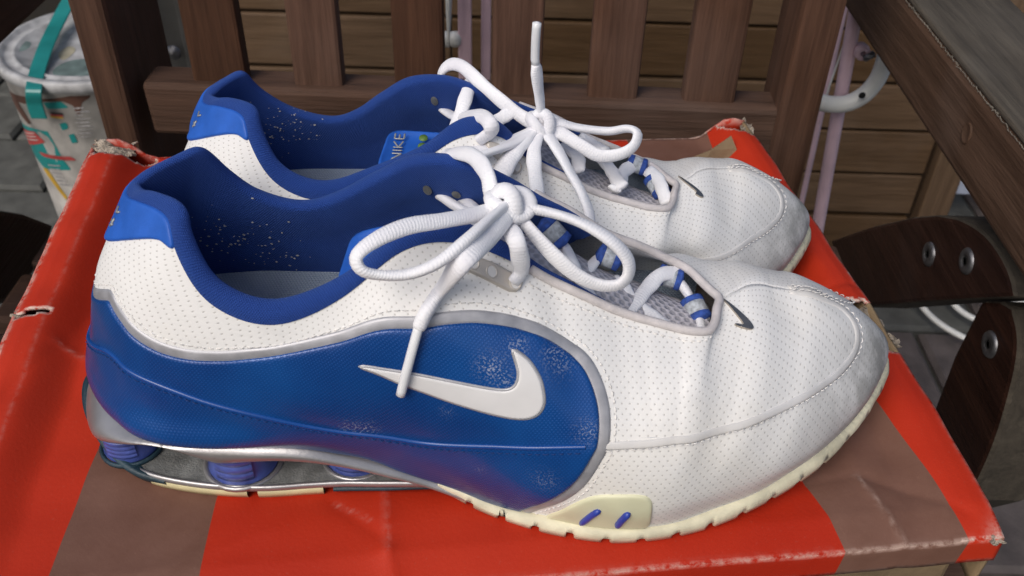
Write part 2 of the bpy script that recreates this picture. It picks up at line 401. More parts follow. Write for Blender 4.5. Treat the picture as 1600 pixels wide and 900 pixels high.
for j in range(4):
    a, b, c, d = Ru[:, j], Ru[:, j+1], Ru[:, j+2], Ru[:, j+3]
    for k in range(QV+(1 if j == 3 else 0)):
        t = k/QV; G[:, j*QV+k] = .5*((2*b)+(c-a)*t+(2*a-5*b+4*c-d)*t*t+(-a+3*b-3*c+d)*t**3)
def grid_normals(G):
    du = np.roll(G, -1, 0)-np.roll(G, 1, 0); dv = np.gradient(G, axis=1)
    N = np.cross(dv, du); return N/(np.linalg.norm(N, axis=2)[..., None]+1e-12)
def smooth_dist(x, w): return np.exp(-(x/w)**2)
Nn = grid_normals(G)
# creases and wrinkles pressed into the vamp and quarter
U_ = np.arange(NU)/QU; V_ = np.linspace(0, 1, NV); UU, VV = np.meshgrid(U_, V_, indexing='ij')
S_, T_, Z_ = G[..., 0]*1000, G[..., 1]*1000, G[..., 2]*1000
dsp = np.zeros((NU, NV))
def crease(s0, lean, width, amp, z0, z1):
    win = 1/(1+np.exp(-(Z_-z0)/4))*1/(1+np.exp((Z_-z1)/4))
    return amp*smooth_dist(S_-(s0+lean*(Z_-60)), width)*win
dsp += crease(172, -.35, 5, -1.1, 60, 110)+crease(166, -.3, 4, .7, 62, 110)
dsp += crease(199, -.10, 7, .9, 50, 95)+crease(189, -.25, 5, -.8, 52, 95)
dsp += crease(222, .25, 6, -1.3, 38, 75)+crease(212, .1, 7, .7, 36, 75)
dsp += crease(246, .35, 5, -.8, 36, 85)+crease(257, .3, 7, .6, 30, 85)+crease(236, .3, 6, .5, 40, 85)
dsp += crease(176, -.38, 1.5, -.45, 66, 96)+crease(196, -.22, 1.6, -.5, 54, 88)+crease(206, .12, 1.6, -.45, 48, 80)+crease(227, .30, 1.7, -.6, 42, 76)+crease(240, .38, 1.6, -.4, 46, 80)+crease(251, .34, 1.8, -.45, 40, 80)+crease(163, -.42, 1.5, -.4, 72, 104)
dsp += crease(150, -.5, 4, -.5, 75, 110)+crease(60, .0, 9, -.4, 60, 82)
# heel-collar dent beside the tab
dsp += -1.6*np.exp(-((UU-17.1)/.55)**2-((VV-1.)/.10)**2)
dsp += .00022*1000*(np.sin(S_*.21+Z_*.13)*np.sin(Z_*.17-T_*.11+1))
dsp *= .75
G = G+Nn*(dsp/1000)[..., None]*(1 if True else 0)
Nn = grid_normals(G)
# metric texture coordinates: arc length along each row (anchored at the instep), arc length up each column
du_ = np.linalg.norm(np.roll(G, -1, 0)-G, axis=2)
TU = np.zeros((NU, NV)); cum = np.vstack([np.zeros((1, NV)), np.cumsum(du_, 0)])
TU = cum[:NU]-cum[9*QU]
TU[18*QU:] = cum[18*QU:NU]-cum[27*QU]+.5
TV = np.concatenate([np.zeros((NU, 1)), np.cumsum(np.linalg.norm(np.diff(G, axis=1), axis=2), 1)], 1)
def samp(A, u, v):
    u = np.asarray(u, float) % NST*QU; v = np.clip(np.asarray(v, float), 0, 1)*(NV-1)
    i = np.floor(u).astype(int) % NU; j = np.minimum(np.floor(v).astype(int), NV-2); a = u-np.floor(u); b = v-j; i2 = (i+1) % NU
    if A.ndim == 3: a, b = a[..., None], b[..., None]
    return A[i, j]*(1-a)*(1-b)+A[i2, j]*a*(1-b)+A[i, j+1]*(1-a)*b+A[i2, j+1]*a*b
def S(u, v): return samp(G, u, v)
def SN(u, v):
    n = samp(Nn, u, v); return n/(np.linalg.norm(n, axis=-1)[..., None]+1e-12)
def SUV(u, v):
    u = np.asarray(u, float); return np.stack([samp(TU, u, v), samp(TV, u, v)], -1)
_tr = []; _uvs = []
stp = 2
us = np.arange(0, NU+1, stp); vs = np.arange(0, NV, stp)
_bv = [tuple(G[i % NU, j]) for i in us for j in vs]; _buv = [(i/QU, j/(NV-1)) for i in us for j in vs]; nv_ = len(vs)
for a in range(len(us)-1):
    for b in range(nv_-1):
        q = (a*nv_+b, (a+1)*nv_+b, (a+1)*nv_+b+1, a*nv_+b+1); _tr += [(q[0], q[1], q[2]), (q[0], q[2], q[3])]
BVH = BVHTree.FromPolygons(_bv, _tr)
class Shoe:
    def __init__(s, root_loc, rz, flip, scale=1., warp=None):
        s.warp = warp; s.bv = _bv if warp is None else [tuple(p) for p in warp(np.array(_bv))]
        s.B = BVH if warp is None else BVHTree.FromPolygons(s.bv, _tr)
        s.M = Matrix.Translation(root_loc) @ Matrix.Rotation(rz, 4, 'Z') @ Matrix.Diagonal((scale, scale*(-1 if flip else 1), scale, 1))
        s.I = s.M.inverted()
    def world(s, p):
        if s.warp is not None: p = s.warp(np.array([p]))[0]
        return np.array(s.M @ Vector(p))
    def local(s, P): return np.array([s.I @ Vector(p) for p in P])
    def px(s, p, urange=None):
        """surface coordinates (u, v) of the shell under a photo pixel"""
        d = ray(*p); o = s.I @ Vector(_C); dl = (s.I.to_3x3() @ Vector(d)).normalized()
        for _ in range(6):
            h = s.B.ray_cast(o, dl)
            if h[0] is None: break
            t = _tr[h[2]]; A, B, C = (np.array(s.bv[i]) for i in t); P = np.array(h[0])
            v0, v1, v2 = B-A, C-A, P-A; d00, d01, d11, d20, d21 = v0@v0, v0@v1, v1@v1, v2@v0, v2@v1
            den = d00*d11-d01*d01+1e-18; b = (d11*d20-d01*d21)/den; c = (d00*d21-d01*d20)/den
            uv = np.array(_buv[t[0]])*(1-b-c)+np.array(_buv[t[1]])*b+np.array(_buv[t[2]])*c
            if urange is None or urange[0] <= uv[0] <= urange[1]: return uv
            o = h[0]+dl*1e-4
        best = None
        for k in np.linspace(.25, .65, 81):
            h = s.B.find_nearest(o+dl*k)   # off the silhouette: the closest surface point along the ray
            if best is None or h[3] < best[3]: best = h
        t = _tr[best[2]]; return np.array(_buv[t[0]])
    def poly(s, pts, n=6, closed=True, urange=None, smooth=True):
        out = []
        for p in pts: out.append(np.array(p[1:]) if p[0] == 'uv' else s.px(p, urange))
        out = np.array(out)
        for i in range(1, len(out)):       # keep u continuous across the toe seam
            while out[i, 0]-out[i-1, 0] > NST/2: out[i, 0] -= NST
            while out[i, 0]-out[i-1, 0] < -NST/2: out[i, 0] += NST
        return crom(out, n, closed) if smooth else out
SU, SV = .0165, .088
def patch(name, uvp, mat, parent, thick=.0012, edge=.0015, h=.0028, base=.0, disp=None, sink=.0006, step=.0016, extra=None):
    """a raised piece lying on the shell inside the closed outline uvp"""
    B = resample(np.asarray(uvp)*[SU, SV], step, True)
    ar = .5*np.sum(B[:, 0]*np.roll(B[:, 1], -1)-np.roll(B[:, 0], -1)*B[:, 1])
    if ar < 0: B = B[::-1]
    tg = np.roll(B, -1, 0)-np.roll(B, 1, 0); tg /= np.linalg.norm(tg, axis=1)[:, None]+1e-12
    inn = np.stack([-tg[:, 1], tg[:, 0]], 1)
    def inside(P):
        x, y = P[:, 0][:, None], P[:, 1][:, None]; x1, y1 = B[:, 0], B[:, 1]; x2, y2 = np.roll(x1, -1), np.roll(y1, -1)
        c = ((y1 > y) != (y2 > y)) & (x < (x2-x1)*(y-y1)/(y2-y1+1e-15)+x1); return c.sum(1) % 2 == 1
    def dist(P): return np.sqrt(((P[:, None]-B[None])**2).sum(2)).min(1)
    ext = []
    for f in (.22, .6, 1.05):
        R = B+inn*edge*f; ok = inside(R) & (dist(R) > edge*f*.9); ext.append(R[ok])
    mn, mx = B.min(0), B.max(0); gx = np.arange(mn[0], mx[0], h); gy = np.arange(mn[1], mx[1], h*.866)
    Q = np.array([(x+(h/2 if j % 2 else 0), y) for j, y in enumerate(gy) for x in gx])
    if len(Q):
        Q = Q[inside(Q)]
        if len(Q): Q = Q[dist(Q) > edge*1.05+h*.45]
        if extra is not None:
            E = np.asarray(extra)*[SU, SV]; E = E[inside(E)]; E = E[dist(E) > edge*.5]
            keep = np.array([np.min(((E-q)**2).sum(1)) > (h*.42)**2 for q in Q]) if len(E) else np.ones(len(Q), bool)
            Q = Q[keep]; ext.append(E)
        ext.append(Q)
    P = np.vstack([B]+ext); nB = len(B)
    r = delaunay_2d_cdt([Vector(p) for p in P], [(i, (i+1) % nB) for i in range(nB)], [], 1, 1e-7)
    P2 = np.array([tuple(v) for v in r[0]]); u, v = P2[:, 0]/SU, P2[:, 1]/SV
    over = np.maximum(v-1, 0)
    p3 = S(u, v); n3 = SN(u, v); B3 = S(B[:, 0]/SU, B[:, 1]/SV)
    d3 = np.array([np.sqrt(((B3-q)**2).sum(1)).min() for q in p3])
    k = np.clip(d3/edge, 0, 1); hgt = base+thick*np.sqrt(np.clip(1-(1-k)**2, 0, 1)); hgt[d3 < 1e-5] = base-sink
    if disp is not None: hgt = hgt+disp(p3, u, v, d3)
    V = p3+n3*hgt[:, None]
    Fc = []
    for f in r[2]:
        a, b, c = [P2[i] for i in f[:3]]
        cr = (b[0]-a[0])*(c[1]-a[1])-(b[1]-a[1])*(c[0]-a[0]); Fc.append(tuple(f) if cr < 0 else tuple(f[::-1]))
    return mesh(name, V, Fc, mat, parent, SUV(u, v))
def strip3(P, N, wd, ht, closed=False, seg=6, base=0., profile='round'):
    """half-round strip along 3D points with surface normals"""
    P = np.asarray(P); n = len(P); T = (np.roll(P, -1, 0)-np.roll(P, 1, 0)) if closed else np.gradient(P, axis=0)
    T /= np.linalg.norm(T, axis=1)[:, None]+1e-12; Bn = np.cross(N, T); V = []; U = []; Fc = []
    L = np.r_[0, np.cumsum(np.linalg.norm(np.diff(P, axis=0), axis=1))]
    wd = np.broadcast_to(wd, (n,)); ht = np.broadcast_to(ht, (n,))
    for i in range(n):
        for k in range(seg+1):
            a = math.pi*k/seg; hh = math.sin(a)**(.6 if profile == 'flat' else 1)
            V.append(P[i]+Bn[i]*math.cos(a)*wd[i]/2+N[i]*(base+hh*ht[i]-.0004)); U.append((L[i], k/seg*.004))
    for i in range(n if closed else n-1):
        j = (i+1) % n
        for k in range(seg): Fc.append((i*(seg+1)+k, j*(seg+1)+k, j*(seg+1)+k+1, i*(seg+1)+k+1))
    return V, Fc, U
def band(name, uvs, wd, ht, mat, parent, closed=False, base=0., profile='round', step=.0015):
    q = resample(np.asarray(uvs)*[SU, SV], step, closed)/[SU, SV]
    V, Fc, U = strip3(S(q[:, 0], q[:, 1]), SN(q[:, 0], q[:, 1]), wd, ht, closed, 6, base, profile)
    return mesh(name, V, Fc, mat, parent, U)
NX0, NY0 = -.150, .259
near = Shoe((NX0, NY0, 0), 0, False)
FAR_LOC, FAR_RZ, FAR_SC = (-.1442, .3325, .0), math.radians(1.2), .95
def far_warp(co):
    """the other foot's shoe: its toe swings the other way, its collar is softer and leans back"""
    co = np.array(co, float); s_, t_, z_ = co[:, 0].copy(), co[:, 1].copy(), co[:, 2].copy()
    ss = lambda a, b, x: (lambda q: q*q*(3-2*q))(np.clip((x-a)/(b-a), 0, 1))
    co[:, 1] += .0125*ss(.215, .262, s_)
    k = ss(.070, .110, z_)*(1-ss(.14, .18, s_))*ss(-.004, .022, t_); co[:, 0] -= .009*k; co[:, 2] -= .002*k
    k = ss(.085, .105, z_)*ss(.085, .11, s_)*(1-ss(.13, .16, s_))*(1-ss(-.020, .005, t_)); co[:, 0] += .010*k
    q = (1-ss(.048, .068, z_))*(1-ss(.225, .262, s_))*ss(.10, .16, s_); m = t_ < -.022
    co[m, 1] = (co[:, 1]*(1-q)+(-.022+(co[:, 1]+.022)*.32)*q)[m]
    q = (1-ss(.050, .075, z_))*(1-ss(.10, .16, s_)); m = t_ < -.026
    co[m, 1] = (co[:, 1]*(1-q)+(-.026+(co[:, 1]+.026)*.55)*q)[m]
    return co
far = Shoe(FAR_LOC, FAR_RZ, False, FAR_SC, far_warp)
shoe = empty('running_shoe', (NX0, NY0, 0))
tag(shoe, 'front running shoe, its blue side panel crossed by a hanging lace end', 'shoe', 'pair of running shoes')
# upper
def grid_faces(nu, nv, closed=True):
    return [(i*nv+j, i*nv+j+1, ((i+1) % nu)*nv+j+1, ((i+1) % nu)*nv+j) for i in range(nu if closed else nu-1) for j in range(nv-1)]
gu = np.arange(0, NU, 2); gv = np.arange(0, NV, 2)
gs = G[gu][:, gv]; uvg = np.stack([TU, TV], -1)[gu][:, gv]
def loopuv_mesh():
    o = mesh('upper', gs.reshape(-1, 3), grid_faces(len(gu), len(gv)), MT['leather'], shoe, uvg.reshape(-1, 2)); return o
upper = loopuv_mesh()
sol = upper.modifiers.new('thickness', 'SOLIDIFY'); sol.thickness = .0012; sol.offset = -1
# padded knit lining and rolled collar
lu = np.arange(7.2, 28.81, .1); LV = []; LUV = []
prof_n = 18
def lining_path(u):
    r = .0037*np.clip(min((u-6.6)/2.6, (29.4-u)/2.6), .3, 1)
    r *= 1-.42*math.exp(-((u-18)/3.8)**4)
    p = S(u, 1.); n = SN(u, .97); n2 = n.copy(); n2[2] = n[2]*.3; n2 /= np.linalg.norm(n2)
    up = S(u, 1.)-S(u, .9); up /= np.linalg.norm(up)
    c = p-n2*(r*.80)+up*.0010; pts = []
    for a in np.linspace(-.42-.30*math.exp(-((u-18)/4.2)**4), math.pi*.92, 11):
        pts.append(c+n2*math.cos(a)*r+up*math.sin(a)*r*1.25)
    inner = 2*r+.0008
    for v in np.linspace(.93, .12, 12):
        q = S(u, v)-SN(u, v)*(inner+.0035*math.sin(math.pi*min(1, (1-v)*1.5)))
        pts.append(q)
    return np.array(pts)
for u in lu: LV.append(lining_path(u))
LV = np.array(LV); z0 = .036
m_ = LV.shape[1]
for i in range(len(lu)):
    for j in range(m_):
        if LV[i, j, 2] < z0: LV[i, j, 2] = z0
# smooth along u a little
for _ in range(3): LV[1:-1] = (LV[:-2]+2*LV[1:-1]+LV[2:])/4
lc = np.r_[0, np.cumsum(np.linalg.norm(np.diff(LV[:, 5], axis=0), axis=1))]
for i in range(len(lu)):
    L = np.r_[0, np.cumsum(np.linalg.norm(np.diff(LV[i], axis=0), axis=1))]
    LUV += [(lc[i], q) for q in L]
lin_faces = [(i*m_+j, i*m_+j+1, (i+1)*m_+j+1, (i+1)*m_+j) for i in range(len(lu)-1) for j in range(m_-1)]
lining = mesh('collar_lining', LV.reshape(-1, 3), lin_faces, MT['knit'], shoe, LUV)
LBVH = BVHTree.FromPolygons([tuple(p) for p in LV.reshape(-1, 3)], lin_faces)
# insole
P = []; ins = np.arange(5, 32, .25)
outl = np.array([S(u, .16)-SN(u, .16)*.006 for u in ins]); outl[:, 2] = .0510
V = [tuple(p) for p in outl]+[(p[0]*.7+.03, p[1]*.5, .0505) for p in outl]+[(.1, 0, .0500)]; n = len(outl); Fc = []
for i in range(n):
    j = (i+1) % n; Fc.append((i, j, n+j, n+i)); Fc.append((n+i, n+j, 2*n))
mesh('insole', V, [f[::-1] for f in Fc], MT['insole'], shoe, [(p[0], p[1]) for p in V])
# tongue
tu = np.linspace(4.35, 9.3, 50); tw = np.linspace(0, 1, 15); V = []; U = []
for u in tu:
    a, b = S(u, 1.), S(NST-u, 1.); b = S(NST-min(u, 11.2), 1.)
    for w_ in tw:
        p = a*(1-w_)+b*w_; p = p+np.array([0, 0, -.0160+.0085*4*w_*(1-w_)-.012*max(0, u-8.0)]); V.append(p); U.append((p[0], p[1]))
tongue = mesh('tongue', V, [(i*15+j, i*15+j+1, (i+1)*15+j+1, (i+1)*15+j) for i in range(49) for j in range(14)], MT['mesh'], shoe, U)
sol = tongue.modifiers.new('thickness', 'SOLIDIFY'); sol.thickness = .004; sol.offset = -1
# heel tab
tabF = [(18, .83), (17, .84), (16, .88), (15, .93), (14.3, .965), (14.1, .985), (14.2, 1.0), (15, 1.0), (16, 1.0), (17, 1.0)]
tab = tabF+[(18, 1.0)]+[(NST-u, v) for u, v in tabF[:0:-1]]
tabp = crom(np.array(tab), 4, True); tabp[:, 1] = np.minimum(tabp[:, 1], 1.)
heel_tab = patch('heel_tab', tabp, MT['rubber'], shoe, .0012, .0012, .0025)
def offset_uv(c, d):
    X = np.asarray(c)*[SU, SV]; t = np.gradient(X, axis=0); t /= np.linalg.norm(t, axis=1)[:, None]+1e-12
    return (X+np.stack([-t[:, 1], t[:, 0]], 1)*d)/[SU, SV]
def stitches(name, uvs, lift, mat=None, pitch=.0026, ln=.0016, r=.00021, parent=None):
    q = resample(np.asarray(uvs)*[SU, SV], .0004)/[SU, SV]; P = S(q[:, 0], q[:, 1]); N = SN(q[:, 0], q[:, 1])
    L = np.r_[0, np.cumsum(np.linalg.norm(np.diff(P, axis=0), axis=1))]; m = MB(); t = 0
    while t+ln < L[-1]:
        k = [np.searchsorted(L, t+f*ln) for f in (0, .5, 1)]; k = [min(i, len(P)-1) for i in k]
        if k[2] > k[0]:
            p = np.array([P[k[0]]+N[k[0]]*(lift-.00015), P[k[1]]+N[k[1]]*(lift+.0002), P[k[2]]+N[k[2]]*(lift-.00015)]); m.add(*tube(p, r, r, 5))
        t += pitch
    return m.build(name, mat or MT['thread'], parent or shoe)
MT['thread'] = simple('white_sewing_thread', (.74, .72, .69), .8)
# ---- blue side panel: outline measured on the side facing the camera
top_px = [(172,468),(185,493),(210,524),(245,546),(290,559),(345,562),(405,557),(470,546),(555,525),(640,512),(700,505),(760,504),(815,514),(862,533),(900,560),(922,592),(936,640),(936,688),(926,712),(905,745),(880,768),(850,783),(815,795)]
low_px = [(780,786),(740,774),(680,750),(620,731),(560,713),(480,698),(400,691),(320,687),(240,680),(200,668),(172,648)]
seam_px = [('uv', 18, .41), ('uv', 17.2, .385), (172,545),(200,570),(260,600),(330,625),(400,643),(480,660),(560,672),(640,683),(720,690),(800,693),(870,694),(936,694)]
top_uv = near.poly(top_px, 6, False); low_uv = near.poly(low_px, 6, False); seam_uv = near.poly(seam_px, 6, False)
ins_t = top_uv[0]
top_full = np.vstack([crom(np.array([(18.0, .66), (17.5, .65), (17.0, .62), ins_t]), 5)[:-1], top_uv])
low_uv[:, 1] = np.maximum(low_uv[:, 1], .004)
low_full = np.vstack([low_uv, crom(np.array([low_uv[-1], (17.2, .012), (18.0, .012)]), 5)[1:]])
panel_uv = np.vstack([top_full, low_full])
_dn = 1 if S(*offset_uv(seam_uv, .002)[40])[2] < S(*seam_uv[40])[2] else -1
seam_pts = np.vstack([resample(offset_uv(seam_uv, d)*[SU, SV], .0012)/[SU, SV] for d in (-.0026, -.0018, -.0011, -.0006, -.0001, .0004, .0009, .0014, .0020)])
seam3 = S(seam_uv[:, 0], seam_uv[:, 1]); seam3 = resample(seam3, .001)
def panel_disp(p3, u, v, d3):
    out = np.zeros(len(p3))
    # lower piece laps over the upper one along the seam: a ridge with a groove above it
    for i, p in enumerate(p3):
        q = seam3-p; k = int(np.argmin((q**2).sum(1))); d = 9.
        for k0 in (k-1, k):
            if 0 <= k0 < len(seam3)-1:
                ab = seam3[k0+1]-seam3[k0]; t_ = min(1, max(0, float((p-seam3[k0])@ab/(ab@ab)))); f_ = seam3[k0]+ab*t_; dd = float(np.linalg.norm(p-f_))
                if dd < d: d = dd; foot = f_
        up = p[2]-foot[2]
        sg = d if up > 0 else -d
        out[i] += .0006/(1+math.exp(min(60, sg/.0006)))
        s_, z_ = p[0]*1000, p[2]*1000
        out[i] += .0048*math.exp(-((s_-40)/30)**2-((z_-37.5)/6.)**2)       # swollen heel quarter that catches the light
    return out
def add_scuffs(o):
    co = np.array([v.co for v in o.data.vertices]); f = np.zeros(len(co))
    for px_, r, k in SCUFFS:
        q = S(*near.px(px_)); f = np.maximum(f, k*np.exp(-((co-q)**2).sum(1)/r**2))
    A = o.data.attributes.new('scuff', 'FLOAT', 'POINT'); A.data.foreach_set('value', f.astype(np.float32))
SCUFFS = [((548,662),.0030,.8), ((572,666),.0036,.8), ((768,572),.0040,1.), ((780,588),.0035,.8), ((862,556),.0032,.9), ((872,565),.0045,.6), ((806,540),.0030,.9), ((852,744),.0040,.5), ((752,727),.0020,.8), ((918,672),.0036,.7), ((700,640),.002,.5), ((790,597),.003,.8)]
panel = patch('side_panel', panel_uv, MT['panel'], shoe, .0012, .0016, .0021, 0, panel_disp); add_scuffs(panel)
mir = lambda a: np.stack([NST-a[:, 0], a[:, 1]], 1)
panel_m = patch('side_panel', mir(panel_uv)[::-1], MT['panel'], shoe, .0012, .0016, .0035)
# stitched ridge
band('seam_ridge', offset_uv(seam_uv[:-2], .0003*_dn), .0018, .0009, simple('blue_seam_fold', (.003, .060, .27), .28, 0., 90., .08), shoe, base=.0017)
stitches('seam_stitch', offset_uv(seam_uv[:-2], .0021*_dn), .0019, simple('navy_thread', (.006, .035, .16), .8), r=.0002)
# silver band round the panel
trim_uv = np.vstack([top_full[:]])
trim_w = np.vstack([top_full])
t_off = offset_uv(trim_uv, -.0012)
if S(*t_off[60])[2] < S(*trim_uv[60])[2]: t_off = offset_uv(trim_uv, .0012)
band('panel_trim', t_off, .0046, .0008, MT['trim'], shoe, base=.0002, profile='flat')
stitches('quarter_stitch', offset_uv(t_off, (-.0034 if S(*offset_uv(trim_uv, -.0012)[60])[2] > S(*trim_uv[60])[2] else .0034)), .0001)
band('panel_trim', mir(t_off), .0050, .0013, MT['trim'], shoe, base=.0002)
# tick emblem
tick_px = [(563,570),(600,574),(640,580),(700,592),(755,603),(790,607),(806,599),(810,580),(803,556),(800,546),(808,549),(828,566),(844,592),(850,622),(846,638),(836,647),(818,651),(790,648),(740,635),(680,615),(620,593)]
tick_uv = near.poly(tick_px, 5)
tick = patch('tick_emblem', tick_uv, MT['tick'], shoe, .0006, .0008, .0018, .0013, None, .0004, .0010)
band('emblem_edge', tick_uv, .0015, .0007, MT['trim'], shoe, True, .0013, step=.001)
# toe seam
toe_px = [(946,697),(1000,695),(1060,688),(1130,672),(1200,648),(1262,617),(1310,583),(1334,552),(1340,525),(1330,497),(1305,475),(1270,461),(1235,454)]
toe_uv = near.poly(toe_px, 6, False); toe_uv = toe_uv[toe_uv[:, 0] > .25]
toe_all = np.vstack([toe_uv, np.stack([-toe_uv[::-1, 0], toe_uv[::-1, 1]], 1)])
band('toe_seam', toe_all, .0031, .0007, MT['leather_plain'], shoe, base=.0002, profile='flat')  # white seam; its grey tone is painted-in shading
stitches('toe_stitch', offset_uv(toe_all, .0011), .0012)
# cream overlay with two bars
ov_px = [(846,810),(872,798),(900,784),(930,773.5),(968,772),(1004,773),(1017,780),(1020,795),(1013,821),(985,825),(930,822),(880,815)]
ov_uv = near.poly(ov_px, 4); ov_uv[:, 1] = np.maximum(ov_uv[:, 1], .004)
overlay = patch('forefoot_overlay', ov_uv, MT['overlay'], shoe, .0010, .0016, .0025)
for a, b in (((908,815), (937,793)), ((963,819), (982,797))):
    q = near.poly([a, ((a[0]+b[0])/2, (a[1]+b[1])/2-1), b], 5, False); P = S(q[:, 0], q[:, 1])+SN(q[:, 0], q[:, 1])*.0010; m = MB(); n = len(P); rr = .0016*np.clip(np.sin(np.linspace(.25, math.pi-.35, n))*1.8, .3, 1)
    m.add(*tube(P, rr, rr*.8, 12)); m.build('overlay_bar', MT['bar'], overlay)
# throat binding
bu = np.r_[np.arange(8.2, 4.0, -.08)]
th_uv = np.vstack([np.stack([bu, np.full(len(bu), 1.)], 1), np.array([(u, 1.) for u in np.arange(NST-4., NST-8.4, -.08)][0:0]).reshape(0, 2)])
Pf = S(bu, np.ones(len(bu))); bm = np.arange(NST-4.0, NST-8.2, -.08); Pm = S(bm, np.ones(len(bm)))
TH = np.vstack([Pf, Pm]);
TH = resample(crom(resample(TH, .006), 6), .0015)+np.array([0, 0, .0004])
V, Fc, U = tube(TH, .0016, .0016, 10); mesh('throat_binding', V, Fc, MT['binding'], shoe, U)
inw = np.vstack([S(bu, np.full(len(bu), .955)), S(bm, np.full(len(bm), .955))])
inn_ = np.vstack([SN(bu, np.full(len(bu), .955)), SN(bm, np.full(len(bm), .955))])
stitches('binding_stitch', np.vstack([np.stack([bu, np.full(len(bu), .957)], 1)]), .0001); stitches('binding_stitch', np.stack([bm, np.full(len(bm), .957)], 1), .0001)
# eyelet strips (both sides) with holes
st_px = [(700,392),(735,398),(775,412),(812,434),(816,446),(806,457),(792,455),(755,436),(716,419),(698,405)]
st_uv = near.poly(st_px, 5)
holes_uv = near.poly([(738,411), (766,425), (803,443)], 1, False, smooth=False)
for mm in (lambda a: a, mir):
    es = patch('eyelet_strip', mm(st_uv), MT['strip'], shoe, .0013, .0010, .0018, .0004)
    for q in mm(holes_uv):
        c = S(*q)+SN(*q)*.0016; nrm = SN(*q); X = np.cross(nrm, [0, 0, 1.]); X /= np.linalg.norm(X); Y = np.cross(nrm, X)
        ring = np.array([c+X*math.cos(a)*.0017+Y*math.sin(a)*.0021 for a in np.linspace(0, 2*math.pi, 20, endpoint=False)])
        V, Fc, U = strip3(ring, np.repeat(nrm[None], 20, 0), .0009, .0007, True); mesh('eyelet', V, Fc, MT['strip'], es, U)
        V = [tuple(p+nrm*.0001) for p in ring]+[tuple(c+nrm*.0003)]
        mesh('eyelet_backing', V, [(i, (i+1) % 20, 20) for i in range(20)], MT['leather_plain'], es)
# ---- sole
def ringpts(L): return np.array(L, float)/1000
fo = crom(ringpts([(124.9,-36.3,3.5),(139.5,-43.8,1.5),(152.5,-48.5,.3),(166.5,-52.6,0),(182.5,-55.2,0),(195,-55.2,0),(212.4,-52.5,.8),(229,-47.8,3),(246,-40,6),(259,-32.3,8.3),(273,-22,11.5),(288.5,-5.4,16),(299,10,20),(301,20,21),(298,29,20),(286,37,16),(265,44,10),(245,47,5.5),(225,49,2),(200,48,0),(180,45,0),(160,41,0),(140,38,1),(125,36,3.5)]), 14)
fo = resample(fo, .0008)
ff_top = crom(np.array([S(u, 0) for u in np.r_[np.arange(9.4, -.01, -.2), np.arange(35.8, 26.5, -.2)]]), 4)
def top_at(p, i):
    d = ((ff_top[:, :2]-p[:2])**2).sum(1); return ff_top[np.argmin(d)]
rowsv = []; L = np.r_[0, np.cumsum(np.linalg.norm(np.diff(fo, axis=0), axis=1))]
cen = np.array([.21, 0, 0]); cs = np.array([.205, .0, .0])
for i, p in enumerate(fo):
    tp = top_at(p, i); a = min(1, max(0, (p[0]-.12)/.03)); ph = (L[i] % .0128)/.0128; notch = 1 if ph < .13 else (max(0, 1-(ph-.13)/.06) if ph < .19 else (max(0, (ph-.95)/.05) if ph > .95 else 0))
    cdir = np.array([(.215 if p[0] > .215 else p[0])-p[0], -p[1], 0]); cdir /= np.linalg.norm(cdir)+1e-9
    nz = .00025*math.sin(i*.37)*math.sin(i*.11+1)
    zt = tp[2]+.0014
    e0 = tp+cdir*.004+np.array([0, 0, .0002]); e1 = tp-cdir*.0004+np.array([0, 0, .0016]); e2 = tp-cdir*.0022+np.array([0, 0, .0008])
    mid = p*.5+e2*.5-cdir*(.0011+nz); mid[2] = p[2]*.35+e2[2]*.65
    low = p*.85+mid*.15-cdir*.0003; low[2] = p[2]+.0022
    b = p+np.array([0, 0, .0040*notch])+cdir*.0022*notch
    low2 = low+cdir*.0016*notch+np.array([0, 0, .0024*notch])
    u_ = b+cdir*.006; rowsv.append([e0, e1, e2, mid, low2, b, u_, b+cdir*.03])
rowsv = np.array(rowsv); m_ = rowsv.shape[1]
Fc = [(i*m_+j, (i+1)*m_+j, (i+1)*m_+j+1, i*m_+j+1) for i in range(len(fo)-1) for j in range(m_-1)]
mesh('forefoot_outsole', rowsv.reshape(-1, 3), [f[::-1] for f in Fc], MT['cream'], shoe, np.zeros((rowsv.size//3, 2)))
def loft(name, ring_list, mat, closed=False, parent=shoe, flip=False):
    R_ = np.stack(ring_list, 1); n, m = R_.shape[:2]
    Fc = [(i*m+j, ((i+1) % n)*m+j, ((i+1) % n)*m+j+1, i*m+j+1) for i in range(n if closed else n-1) for j in range(m-1)]
    if flip: Fc = [f[::-1] for f in Fc]
    return mesh(name, R_.reshape(-1, 3), Fc, mat, parent, np.zeros((n*m, 2)))
def both(L):   # outer-side list from arch to heel centre, mirrored round the heel to the inner side
    L = list(L); return L+[(s, -t*.93, z) for s, t, z in L[::-1] if abs(t) > .01]
N_ = 160
def sm(L): return resample(crom(ringpts(both(L)), 8), .001)
def samen(P, n=N_):
    P = np.asarray(P); L = np.r_[0, np.cumsum(np.linalg.norm(np.diff(P, axis=0), axis=1))]; t = np.linspace(0, L[-1], n)
    return np.stack([np.interp(t, L, P[:, k]) for k in range(3)], 1)
